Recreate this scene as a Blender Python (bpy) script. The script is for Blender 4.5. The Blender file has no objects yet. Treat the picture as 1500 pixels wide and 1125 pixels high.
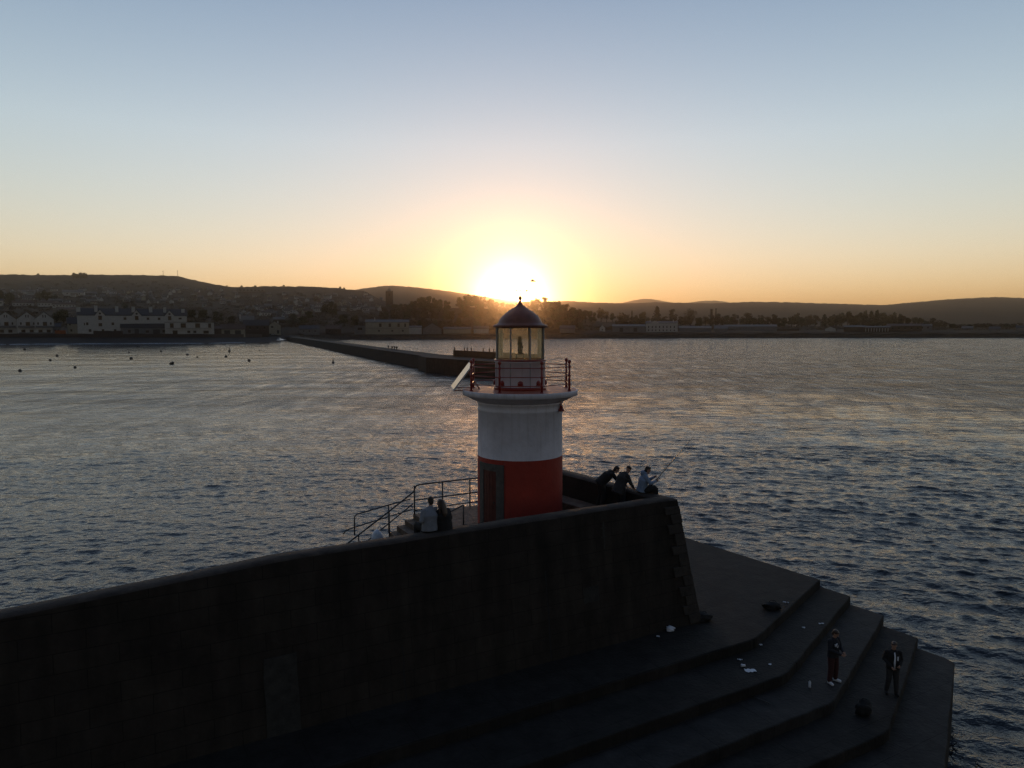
import bpy, bmesh, math, random
import numpy as np
from mathutils import Vector, Matrix

random.seed(7)
rng = np.random.default_rng(11)
S = bpy.context.scene
COL = S.collection
PI = math.pi
R = math.radians

# ------------------------------------------------------------------ camera numbers
F = 1050.0                      # focal length in pixels of the 1500 px wide photograph
PITCH = math.atan(82.5 / F)
H = 14.0                        # height of the camera over the sea
SP, CP = math.sin(PITCH), math.cos(PITCH)


def G(px, py, z):
    """photo pixel -> point of the horizontal plane z"""
    u = (px - 750) / F
    v = (py - 562.5) / F
    t = (H - z) / (SP + v * CP)
    return Vector((t * u, t * (CP - v * SP), z))


def D(px, py, t):
    """photo pixel -> point at depth t along the view axis"""
    u = (px - 750) / F
    v = (py - 562.5) / F
    return Vector((t * u, t * (CP - v * SP), H - t * (SP + v * CP)))


def interp(x, pts):
    return float(np.interp(x, [p[0] for p in pts], [p[1] for p in pts]))


# ------------------------------------------------------------------ materials
def nodes_of(name):
    m = bpy.data.materials.new(name)
    m.use_nodes = True
    nt = m.node_tree
    b = nt.nodes['Principled BSDF']
    return m, nt, b


def mat(name, c, rough=0.8, var=0.25, scale=3.0, metal=0.0, bump=0.0, bscale=20.0, c2=None, spec=0.5, detail=6, stretch=None):
    """base colour c mottled towards c2 by noise, optional bump"""
    m, nt, b = nodes_of(name)
    b.inputs['Roughness'].default_value = rough
    b.inputs['Metallic'].default_value = metal
    b.inputs['Specular IOR Level'].default_value = spec
    tc = nt.nodes.new('ShaderNodeTexCoord')
    src = tc.outputs['Object']
    if stretch:
        mp = nt.nodes.new('ShaderNodeMapping')
        mp.inputs['Scale'].default_value = stretch
        nt.links.new(src, mp.inputs['Vector'])
        src = mp.outputs['Vector']
    n = nt.nodes.new('ShaderNodeTexNoise')
    n.inputs['Scale'].default_value = scale
    n.inputs['Detail'].default_value = detail
    n.inputs['Roughness'].default_value = 0.62
    nt.links.new(src, n.inputs['Vector'])
    r = nt.nodes.new('ShaderNodeValToRGB')
    if c2 is None:
        c2 = tuple(min(1, x * (1 - var)) for x in c)
        c1 = tuple(min(1, x * (1 + var * 0.5)) for x in c)
    else:
        c1 = c
    r.color_ramp.elements[0].position = 0.33
    r.color_ramp.elements[0].color = (*c2, 1)
    r.color_ramp.elements[1].position = 0.67
    r.color_ramp.elements[1].color = (*c1, 1)
    nt.links.new(n.outputs['Fac'], r.inputs['Fac'])
    nt.links.new(r.outputs['Color'], b.inputs['Base Color'])
    if bump:
        n2 = nt.nodes.new('ShaderNodeTexNoise')
        n2.inputs['Scale'].default_value = bscale
        n2.inputs['Detail'].default_value = 8
        nt.links.new(src, n2.inputs['Vector'])
        bp = nt.nodes.new('ShaderNodeBump')
        bp.inputs['Strength'].default_value = bump
        bp.inputs['Distance'].default_value = 0.05
        nt.links.new(n2.outputs['Fac'], bp.inputs['Height'])
        nt.links.new(bp.outputs['Normal'], b.inputs['Normal'])
    return m


def masonry_mat(name, c, c2, bw, bh, mortar, rot=0.0, flat=False, rough=0.85, bump=0.5, stain=0.35):
    """coursed stone: brick joints + mottling + streak stains"""
    m, nt, b = nodes_of(name)
    N, L = nt.nodes.new, nt.links.new
    tc = N('ShaderNodeTexCoord')
    sep = N('ShaderNodeSeparateXYZ'); L(tc.outputs['Object'], sep.inputs[0])
    dt_ = N('ShaderNodeVectorMath'); dt_.operation = 'DOT_PRODUCT'; dt_.inputs[1].default_value = (math.cos(rot), math.sin(rot), 0)
    L(tc.outputs['Object'], dt_.inputs[0])
    mp = N('ShaderNodeCombineXYZ'); L(dt_.outputs['Value'], mp.inputs[0]); L(sep.outputs[2], mp.inputs[1])
    if flat:
        d2_ = N('ShaderNodeVectorMath'); d2_.operation = 'DOT_PRODUCT'; d2_.inputs[1].default_value = (-math.sin(rot), math.cos(rot), 0)
        L(tc.outputs['Object'], d2_.inputs[0]); L(d2_.outputs['Value'], mp.inputs[1])
    # warp joints a little
    nw = N('ShaderNodeTexNoise'); nw.inputs['Scale'].default_value = 1.3
    L(tc.outputs['Object'], nw.inputs['Vector'])
    mx = N('ShaderNodeMixRGB'); mx.inputs['Fac'].default_value = 0.03
    L(mp.outputs['Vector'], mx.inputs[1]); L(nw.outputs['Color'], mx.inputs[2])
    br = N('ShaderNodeTexBrick')
    br.inputs['Scale'].default_value = 1.0
    br.inputs['Brick Width'].default_value = bw
    br.inputs['Row Height'].default_value = bh
    br.inputs['Mortar Size'].default_value = mortar
    br.inputs['Mortar Smooth'].default_value = 0.4
    br.inputs['Color1'].default_value = (*c, 1)
    br.inputs['Color2'].default_value = (*c2, 1)
    br.inputs['Mortar'].default_value = (*[x * 0.45 for x in c2], 1)
    L(mx.outputs['Color'], br.inputs['Vector'])
    n = N('ShaderNodeTexNoise'); n.inputs['Scale'].default_value = 0.9; n.inputs['Detail'].default_value = 9; n.inputs['Roughness'].default_value = 0.7
    L(tc.outputs['Object'], n.inputs['Vector'])
    rr = N('ShaderNodeMapRange'); rr.inputs[1].default_value = 0.3; rr.inputs[2].default_value = 0.72
    rr.inputs[3].default_value = 1 - stain; rr.inputs[4].default_value = 1 + stain
    L(n.outputs['Fac'], rr.inputs['Value'])
    ms = N('ShaderNodeMapping'); ms.inputs['Scale'].default_value = (2.2, 2.2, 0.18)
    L(tc.outputs['Object'], ms.inputs['Vector'])
    n3 = N('ShaderNodeTexNoise'); n3.inputs['Scale'].default_value = 1.0; n3.inputs['Detail'].default_value = 5
    L(ms.outputs['Vector'], n3.inputs['Vector'])
    r3 = N('ShaderNodeMapRange'); r3.inputs[1].default_value = 0.35; r3.inputs[2].default_value = 0.7
    r3.inputs[3].default_value = 0.75; r3.inputs[4].default_value = 1.25
    L(n3.outputs['Fac'], r3.inputs['Value'])
    mm = N('ShaderNodeMath'); mm.operation = 'MULTIPLY'
    L(rr.outputs['Result'], mm.inputs[0]); L(r3.outputs['Result'], mm.inputs[1])
    mc = N('ShaderNodeMixRGB'); mc.blend_type = 'MULTIPLY'; mc.inputs['Fac'].default_value = 1
    L(br.outputs['Color'], mc.inputs[1]); L(mm.outputs['Value'], mc.inputs[2])
    L(mc.outputs['Color'], b.inputs['Base Color'])
    b.inputs['Roughness'].default_value = rough
    b.inputs['Specular IOR Level'].default_value = 0.25
    n2 = N('ShaderNodeTexNoise'); n2.inputs['Scale'].default_value = 9; n2.inputs['Detail'].default_value = 8
    L(tc.outputs['Object'], n2.inputs['Vector'])
    ad = N('ShaderNodeMath'); ad.operation = 'MULTIPLY_ADD'; ad.inputs[1].default_value = -0.8
    L(br.outputs['Fac'], ad.inputs[0]); L(n2.outputs['Fac'], ad.inputs[2])
    bp = N('ShaderNodeBump'); bp.inputs['Strength'].default_value = bump; bp.inputs['Distance'].default_value = 0.04
    L(ad.outputs['Value'], bp.inputs['Height']); L(bp.outputs['Normal'], b.inputs['Normal'])
    return m


M = {}
WALLDIR = math.atan(0.565)
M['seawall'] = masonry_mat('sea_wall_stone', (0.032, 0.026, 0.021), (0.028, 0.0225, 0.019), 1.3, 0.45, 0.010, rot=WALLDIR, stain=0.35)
M['parapet_top'] = mat('worn_coping_stone', (0.055, 0.043, 0.036), 0.85, 0.4, 2.0, bump=0.5, bscale=14, spec=0.25)
M['deck'] = mat('pier_deck_stone', (0.15, 0.105, 0.078), 0.8, 0.5, 2.5, bump=1.0, bscale=7, spec=0.4)
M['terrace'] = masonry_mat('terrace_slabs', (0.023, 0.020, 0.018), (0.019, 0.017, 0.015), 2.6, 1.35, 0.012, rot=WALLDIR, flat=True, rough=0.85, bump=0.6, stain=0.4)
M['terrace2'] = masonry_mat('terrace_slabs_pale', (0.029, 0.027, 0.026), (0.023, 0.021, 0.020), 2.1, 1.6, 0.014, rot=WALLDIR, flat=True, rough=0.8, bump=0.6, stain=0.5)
M['quoin'] = mat('quoin_granite', (0.046, 0.039, 0.034), 0.8, 0.4, 3.0, bump=0.5, bscale=16, spec=0.25)
M['patch'] = mat('patched_concrete', (0.042, 0.040, 0.037), 0.85, 0.35, 4.0, bump=0.3, bscale=16, spec=0.2)
def paint_mat(name, c, dirt, amount):
    """brushed masonry paint: uneven coat, vertical dirt runs, scuffed patches"""
    m, nt, b = nodes_of(name)
    N, L = nt.nodes.new, nt.links.new
    tc = N('ShaderNodeTexCoord')
    def nz(scale, st, det, lo, hi, a, c_):
        mp = N('ShaderNodeMapping'); mp.inputs['Scale'].default_value = st; L(tc.outputs['Object'], mp.inputs['Vector'])
        n = N('ShaderNodeTexNoise'); n.inputs['Scale'].default_value = scale; n.inputs['Detail'].default_value = det; n.inputs['Roughness'].default_value = 0.65
        L(mp.outputs['Vector'], n.inputs['Vector'])
        r = N('ShaderNodeMapRange'); r.inputs[1].default_value = lo; r.inputs[2].default_value = hi; r.inputs[3].default_value = a; r.inputs[4].default_value = c_
        L(n.outputs['Fac'], r.inputs['Value']); return r.outputs['Result']
    base = nz(1.1, (1, 1, 1), 8, 0.3, 0.7, 0.80, 1.08)
    runs = nz(1.0, (5, 5, 0.22), 6, 0.52, 0.75, 0.0, amount)
    spots = nz(7.0, (1, 1, 1), 6, 0.62, 0.74, 0.0, amount * 0.9)
    mx = N('ShaderNodeMath'); mx.operation = 'MAXIMUM'; L(runs, mx.inputs[0]); L(spots, mx.inputs[1])
    cm = N('ShaderNodeMixRGB'); cm.inputs[1].default_value = (*c, 1); cm.inputs[2].default_value = (*dirt, 1); L(mx.outputs[0], cm.inputs['Fac'])
    mu = N('ShaderNodeMixRGB'); mu.blend_type = 'MULTIPLY'; mu.inputs['Fac'].default_value = 1; L(cm.outputs[0], mu.inputs[1]); L(base, mu.inputs[2])
    L(mu.outputs[0], b.inputs['Base Color'])
    b.inputs['Roughness'].default_value = 0.6
    n2 = N('ShaderNodeTexNoise'); n2.inputs['Scale'].default_value = 5; n2.inputs['Detail'].default_value = 9; L(tc.outputs['Object'], n2.inputs['Vector'])
    bp = N('ShaderNodeBump'); bp.inputs['Strength'].default_value = 0.35; bp.inputs['Distance'].default_value = 0.05
    L(n2.outputs['Fac'], bp.inputs['Height']); L(bp.outputs['Normal'], b.inputs['Normal'])
    return m
M['white'] = paint_mat('white_masonry_paint', (0.76, 0.74, 0.81), (0.36, 0.31, 0.29), 0.5)
M['red'] = paint_mat('red_masonry_paint', (0.36, 0.034, 0.020), (0.12, 0.05, 0.035), 0.6)
M['redmetal'] = mat('red_metal_paint', (0.26, 0.024, 0.016), 0.35, 0.25, 8.0)
M['gallery_top'] = mat('red_gallery_floor', (0.42, 0.10, 0.05), 0.55, 0.35, 5.0, bump=0.2)
M['dome'] = mat('dark_painted_dome', (0.17, 0.060, 0.036), 0.5, 0.3, 4.0)
M['mullion'] = mat('grey_glazing_bar', (0.30, 0.30, 0.31), 0.4, 0.2, 6)
M['portal'] = mat('grey_door_stone', (0.095, 0.085, 0.078), 0.8, 0.3, 4, bump=0.3)
M['door'] = mat('dark_red_door', (0.10, 0.022, 0.016), 0.5, 0.3, 4)
M['steel'] = mat('galvanised_rail', (0.10, 0.10, 0.10), 0.45, 0.3, 9, metal=0.4)
M['lampmetal'] = mat('lamp_metal', (0.05, 0.05, 0.05), 0.35, 0.3, 9, metal=0.6)
M['silver'] = mat('aluminium_frame', (0.62, 0.63, 0.64), 0.4, 0.08, 8)
M['pv'] = mat('solar_cells', (0.05, 0.055, 0.08), 0.08, 0.2, 12)
M['skin'] = mat('skin', (0.42, 0.24, 0.17), 0.55, 0.1, 8)
M['cloth_black'] = mat('black_cloth', (0.016, 0.015, 0.016), 0.9, 0.3, 10, bump=0.4, bscale=18)
M['cloth_navy'] = mat('navy_cloth', (0.018, 0.019, 0.026), 0.9, 0.3, 10, bump=0.4, bscale=18)
M['cloth_blue'] = mat('pale_blue_coat', (0.21, 0.285, 0.42), 0.75, 0.25, 6, bump=0.5, bscale=14)
M['cloth_grey'] = mat('pale_grey_shirt', (0.21, 0.225, 0.26), 0.85, 0.2, 6, bump=0.5, bscale=14)
M['cloth_maroon'] = mat('maroon_cloth', (0.055, 0.018, 0.018), 0.9, 0.3, 8, bump=0.4, bscale=16)
M['cloth_grey_dark'] = mat('charcoal_cloth', (0.035, 0.034, 0.036), 0.9, 0.3, 8, bump=0.4, bscale=16)
M['cloth_white'] = mat('white_cloth', (0.72, 0.74, 0.80), 0.8, 0.1, 8)
M['hair_dark'] = mat('dark_hair', (0.018, 0.012, 0.009), 0.5, 0.4, 30, stretch=(4, 4, 0.6))
M['hair_brown'] = mat('brown_hair', (0.055, 0.030, 0.018), 0.5, 0.4, 30, stretch=(4, 4, 0.6))
M['plastic_white'] = mat('white_plastic', (0.62, 0.66, 0.74), 0.35, 0.12, 6)
M['paper'] = mat('white_paper', (0.7, 0.72, 0.76), 0.8, 0.08, 9)
M['black_bag'] = mat('black_bag_fabric', (0.010, 0.010, 0.011), 0.8, 0.3, 12, bump=0.5)
M['buoy'] = mat('dark_buoy', (0.045, 0.035, 0.03), 0.5, 0.3, 5)
M['rod'] = mat('fishing_rod', (0.30, 0.20, 0.14), 0.2, 0.2, 20)
M['rock_pier'] = masonry_mat('north_pier_stone', (0.029, 0.023, 0.019), (0.022, 0.017, 0.015), 3.0, 1.0, 0.04, rot=R(-68))
M['land'] = mat('hill_grass', (0.044, 0.027, 0.017), 0.95, 0.5, 0.012, c2=(0.021, 0.0135, 0.009), detail=10, spec=0.1)
M['hill_far'] = mat('far_hill_heath', (0.056, 0.035, 0.025), 0.95, 0.5, 0.004, c2=(0.028, 0.018, 0.013), detail=10, spec=0.1)
M['beach'] = mat('shingle_beach', (0.040, 0.036, 0.034), 0.9, 0.4, 0.2, spec=0.2)
M['foam'] = mat('surf_foam', (0.36, 0.38, 0.42), 0.8, 0.4, 0.6)
M['house_white'] = mat('white_render', (0.44, 0.43, 0.41), 0.8, 0.15, 0.5)
M['house_cream'] = mat('cream_render', (0.32, 0.29, 0.23), 0.8, 0.15, 0.5)
M['house_grey'] = mat('grey_render', (0.15, 0.15, 0.16), 0.8, 0.2, 0.5)
M['house_brick'] = mat('brown_brick', (0.060, 0.042, 0.036), 0.85, 0.25, 0.8)
M['slate'] = mat('slate_roof', (0.030, 0.029, 0.031), 0.6, 0.3, 0.7)
M['tile'] = mat('brown_roof_tiles', (0.075, 0.045, 0.036), 0.8, 0.3, 0.7)
M['pale_roof'] = mat('pale_metal_roof', (0.13, 0.13, 0.135), 0.9, 0.15, 0.4)
M['window'] = mat('dark_window_glass', (0.016, 0.018, 0.022), 0.12, 0.2, 2)
M['orange'] = mat('orange_hoarding', (0.30, 0.075, 0.015), 0.7, 0.2, 1)
M['car_pale'] = mat('pale_car_paint', (0.40, 0.41, 0.44), 0.3, 0.1, 1)
M['car_dark'] = mat('dark_car_paint', (0.03, 0.03, 0.04), 0.3, 0.1, 1)
M['rubber'] = mat('tyre_rubber', (0.015, 0.015, 0.015), 0.8, 0.2, 5)
M['bark'] = mat('bark', (0.045, 0.033, 0.024), 0.9, 0.4, 2, bump=0.4)
M['leaf1'] = mat('dark_evergreen_leaves', (0.040, 0.046, 0.020), 0.7, 0.4, 0.5, spec=0.2)
M['leaf2'] = mat('russet_winter_twigs', (0.066, 0.044, 0.026), 0.8, 0.4, 0.5, spec=0.15)
M['leaf3'] = mat('conifer_needles', (0.024, 0.034, 0.018), 0.7, 0.4, 0.6, spec=0.2)
M['gullwhite'] = mat('gull_feathers', (0.25, 0.25, 0.26), 0.8, 0.1, 9)


# ------------------------------------------------------------------ mesh builder
class MB:
    def __init__(self):
        self.v, self.f, self.mi, self.sm = [], [], [], []
        self.m = 0

    def add(self, vs, fs, smooth=False):
        o = len(self.v)
        self.v.extend([(float(p[0]), float(p[1]), float(p[2])) for p in vs])
        for f in fs:
            self.f.append(tuple(i + o for i in f)); self.mi.append(self.m); self.sm.append(smooth)

    def box(self, c, s, rz=0.0, mtx=None):
        x, y, z = s[0] / 2, s[1] / 2, s[2] / 2
        vs = [Vector((a * x, b * y, d * z)) for d in (-1, 1) for b in (-1, 1) for a in (-1, 1)]
        Mx = mtx if mtx is not None else Matrix.Rotation(rz, 3, 'Z')
        vs = [Mx @ v + Vector(c) for v in vs]
        self.add(vs, [(0, 2, 3, 1), (4, 5, 7, 6), (0, 1, 5, 4), (2, 6, 7, 3), (0, 4, 6, 2), (1, 3, 7, 5)])

    def tube(self, pts, r, n=10, smooth=True, cap=True, sx=None, lat=None):
        """tube through pts; r scalar or list; sx widens along lateral vector lat"""
        pts = [Vector(p) for p in pts]
        rs = r if isinstance(r, (list, tuple)) else [r] * len(pts)
        sxs = sx if isinstance(sx, (list, tuple)) else [sx or 1.0] * len(pts)
        vs, fs = [], []
        prev = None
        for i, p in enumerate(pts):
            d = (pts[min(i + 1, len(pts) - 1)] - pts[max(i - 1, 0)])
            if d.length < 1e-9:
                d = Vector((0, 0, 1))
            d.normalize()
            a = Vector(lat) if lat is not None else (prev if prev is not None else (Vector((0, 0, 1)) if abs(d.z) < 0.9 else Vector((1, 0, 0))))
            a = a - d * a.dot(d)
            if a.length < 1e-6:
                a = d.orthogonal()
            a.normalize(); prev = a
            b = d.cross(a)
            for k in range(n):
                t = 2 * PI * k / n
                vs.append(p + a * (math.cos(t) * rs[i] * sxs[i]) + b * (math.sin(t) * rs[i]))
        for i in range(len(pts) - 1):
            for k in range(n):
                k2 = (k + 1) % n
                fs.append((i * n + k, i * n + k2, (i + 1) * n + k2, (i + 1) * n + k))
        if cap:
            fs.append(tuple(range(n - 1, -1, -1)))
            fs.append(tuple((len(pts) - 1) * n + k for k in range(n)))
        self.add(vs, fs, smooth)

    def capsule(self, a, b, ra, rb, n=12, sx=1.0, lat=None):
        """tapered limb with rounded ends"""
        a, b = Vector(a), Vector(b)
        d = (b - a)
        L = d.length
        d = d / max(L, 1e-6)
        pts, rs = [], []
        for q in (-1, -0.86, -0.5, 0):
            pts.append(a + d * ra * q); rs.append(ra * math.sqrt(max(0.02, 1 - q * q)))
        for q in (0, 0.5, 0.86, 1):
            pts.append(b + d * rb * q); rs.append(rb * math.sqrt(max(0.02, 1 - q * q)))
        self.tube(pts, rs, n, sx=sx, lat=lat)

    def ell(self, c, r, n=14, m=9, mtx=None):
        c = Vector(c)
        vs, fs = [], []
        for j in range(1, m):
            th = PI * j / m
            for k in range(n):
                ph = 2 * PI * k / n
                q = Vector((r[0] * math.sin(th) * math.cos(ph), r[1] * math.sin(th) * math.sin(ph), r[2] * math.cos(th)))
                vs.append((mtx @ q if mtx is not None else q) + c)
        for j in range(m - 2):
            for k in range(n):
                k2 = (k + 1) % n
                fs.append((j * n + k, (j + 1) * n + k, (j + 1) * n + k2, j * n + k2))
        t = Vector((0, 0, r[2])); t = mtx @ t if mtx is not None else t
        i0 = len(vs); vs.append(c + t); i1 = len(vs); vs.append(c - t)
        for k in range(n):
            k2 = (k + 1) % n
            fs.append((i0, k, k2))
            fs.append((i1, (m - 2) * n + k2, (m - 2) * n + k))
        self.add(vs, fs, True)

    def lathe(self, prof, c=(0, 0), n=64, a0=0.0, a1=2 * PI, smooth=True):
        vs, fs = [], []
        full = abs(a1 - a0 - 2 * PI) < 1e-6
        nn = n if full else n + 1
        for r, z in prof:
            for k in range(nn):
                t = a0 + (a1 - a0) * k / n
                vs.append((c[0] + r * math.cos(t), c[1] + r * math.sin(t), z))
        for i in range(len(prof) - 1):
            for k in range(n):
                k2 = (k + 1) % nn
                fs.append((i * nn + k, i * nn + k2, (i + 1) * nn + k2, (i + 1) * nn + k))
        self.add(vs, fs, smooth)

    def prism(self, poly, z0, z1):
        n = len(poly)
        area = sum(poly[i][0] * poly[(i + 1) % n][1] - poly[(i + 1) % n][0] * poly[i][1] for i in range(n))
        if area < 0:
            poly = poly[::-1]
        vs = [(p[0], p[1], z0) for p in poly] + [(p[0], p[1], z1) for p in poly]
        fs = [tuple(range(n - 1, -1, -1)), tuple(range(n, 2 * n))]
        fs += [(i, (i + 1) % n, n + (i + 1) % n, n + i) for i in range(n)]
        self.add(vs, fs)

    def build(self, name, mats, parent=None, loc=None):
        me = bpy.data.meshes.new(name)
        me.from_pydata(self.v, [], self.f)
        if not isinstance(mats, (list, tuple)):
            mats = [mats]
        for m in mats:
            me.materials.append(m)
        me.polygons.foreach_set('material_index', self.mi)
        me.polygons.foreach_set('use_smooth', self.sm)
        me.update()
        o = bpy.data.objects.new(name, me)
        COL.objects.link(o)
        if parent is not None:
            o.parent = parent
        if loc is not None:
            o.location = loc
        return o


def tag(o, label=None, cat=None, group=None, kind=None):
    if label: o['label'] = label
    if cat: o['category'] = cat
    if group: o['group'] = group
    if kind: o['kind'] = kind
    return o


def thing(name, label, cat, loc=(0, 0, 0), rz=0.0, group=None):
    o = bpy.data.objects.new(name, None)
    COL.objects.link(o)
    o.empty_display_size = 0.2
    o.location = loc
    o.rotation_euler = (0, 0, rz)
    return tag(o, label, cat, group)


def dup(o, loc, rz=0.0, scale=None, label=None, group=None):
    r = o.copy(); COL.objects.link(r)
    r.location = loc
    r.rotation_euler = (0, 0, rz)
    if scale is not None:
        r.scale = scale
    if label: r['label'] = label
    if group: r['group'] = group
    for ch in list(o.children):
        c = ch.copy(); COL.objects.link(c); c.parent = r
        for g in ch.children:
            d = g.copy(); COL.objects.link(d); d.parent = c
    return r


def bevel(o, w=0.03, seg=2):
    b = o.modifiers.new('bevel', 'BEVEL')
    b.width = w; b.segments = seg; b.limit_method = 'ANGLE'; b.angle_limit = R(35)
    return o


def offset_line(pts, d):
    """offset an open polyline to its left by d (mitred)"""
    P = [Vector((p[0], p[1])) for p in pts]
    out = []
    for i, p in enumerate(P):
        ds = []
        if i > 0: ds.append((P[i] - P[i - 1]).normalized())
        if i < len(P) - 1: ds.append((P[i + 1] - P[i]).normalized())
        ns = [Vector((-q.y, q.x)) for q in ds]
        n = sum(ns, Vector((0, 0)))
        n.normalize()
        k = max(0.35, n.dot(ns[0]))
        out.append(p + n * (d / k))
    return out


# ------------------------------------------------------------------ sky, sun, camera
SUN_EL = R(2.42)
SUN_AZ = 0.0
w = bpy.data.worlds.new('World'); S.world = w; w.use_nodes = True
nt = w.node_tree
bg = nt.nodes['Background']
sky = nt.nodes.new('ShaderNodeTexSky')
sky.sky_type = 'NISHITA'
sky.sun_disc = False
sky.sun_elevation = SUN_EL
sky.sun_rotation = SUN_AZ
sky.altitude = 0
sky.air_density = 1.15
sky.dust_density = 0.15
sky.ozone_density = 3.5
sg = nt.nodes.new('ShaderNodeGamma')
sg.inputs['Gamma'].default_value = 0.5
nt.links.new(sky.outputs['Color'], sg.inputs['Color'])
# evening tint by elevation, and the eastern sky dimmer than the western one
wt = nt.nodes.new('ShaderNodeTexCoord')
ws = nt.nodes.new('ShaderNodeSeparateXYZ'); nt.links.new(wt.outputs['Generated'], ws.inputs[0])
wr = nt.nodes.new('ShaderNodeValToRGB')
er = wr.color_ramp
er.elements[0].position = 0.0; er.elements[0].color = (1.0, 0.74, 0.54, 1)
er.elements[1].position = 1.0; er.elements[1].color = (0.53, 0.465, 0.555, 1)
for po_, co_ in ((0.09, (1.10, 0.84, 0.68, 1)), (0.24, (1.02, 0.84, 0.745, 1)), (0.42, (0.65, 0.59, 0.595, 1))):
    e_ = er.elements.new(po_); e_.color = co_
nt.links.new(ws.outputs[2], wr.inputs[0])
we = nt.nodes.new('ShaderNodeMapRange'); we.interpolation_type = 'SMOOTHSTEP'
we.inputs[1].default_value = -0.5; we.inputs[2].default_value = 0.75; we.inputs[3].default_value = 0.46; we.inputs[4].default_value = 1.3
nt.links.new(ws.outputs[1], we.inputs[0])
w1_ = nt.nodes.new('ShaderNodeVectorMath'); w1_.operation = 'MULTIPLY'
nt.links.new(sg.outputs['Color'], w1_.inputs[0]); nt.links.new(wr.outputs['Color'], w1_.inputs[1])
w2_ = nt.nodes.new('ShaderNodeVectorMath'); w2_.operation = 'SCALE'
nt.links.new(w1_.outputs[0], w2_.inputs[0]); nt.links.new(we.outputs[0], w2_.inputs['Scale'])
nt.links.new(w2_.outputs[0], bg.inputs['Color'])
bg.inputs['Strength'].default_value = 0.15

sl = bpy.data.lights.new('sun', 'SUN')
sl.energy = 0.15
sl.angle = R(0.5)
sl.color = (1.0, 0.55, 0.24)
so = bpy.data.objects.new('sun', sl); COL.objects.link(so)
so.rotation_euler = (-(PI / 2 - SUN_EL), 0, 0)
so.location = (0, 200, 60)

cd = bpy.data.cameras.new('camera')
cd.sensor_width = 36.0
cd.lens = 36.0 * F / 1500.0
cd.clip_start = 0.5
cd.clip_end = 40000
cam = bpy.data.objects.new('camera', cd); COL.objects.link(cam)
cam.location = (0, 0, H)
cam.rotation_euler = (PI / 2 - PITCH, 0, 0)
S.camera = cam

S.view_settings.view_transform = 'Standard'
S.view_settings.look = 'None'
S.view_settings.exposure = 1.85
S.view_settings.gamma = 1.0
S.cycles.max_bounces = 6
S.cycles.transparent_max_bounces = 12
S.cycles.volume_bounces = 0
S.cycles.caustics_reflective = False
S.cycles.caustics_refractive = False
S.cycles.sample_clamp_indirect = 6
S.cycles.use_denoising = True
S.cycles.denoiser = 'OPENIMAGEDENOISE'
S.cycles.denoising_prefilter = 'NONE'

# haze: one box of even air round everything
hz = MB()
hz.box((0, 5200, 220), (26000, 13000, 446))
hm = bpy.data.materials.new('haze_air'); hm.use_nodes = True
hn = hm.node_tree; hn.nodes.clear()
ho = hn.nodes.new('ShaderNodeOutputMaterial')
hv = hn.nodes.new('ShaderNodeVolumePrincipled')
hv.inputs['Color'].default_value = (0.98, 0.80, 0.64, 1)
hv.inputs['Density'].default_value = 0.0001
hv.inputs['Anisotropy'].default_value = 0.96
hn.links.new(hv.outputs['Volume'], ho.inputs['Volume'])
tag(hz.build('haze', hm), kind='stuff')

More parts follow.
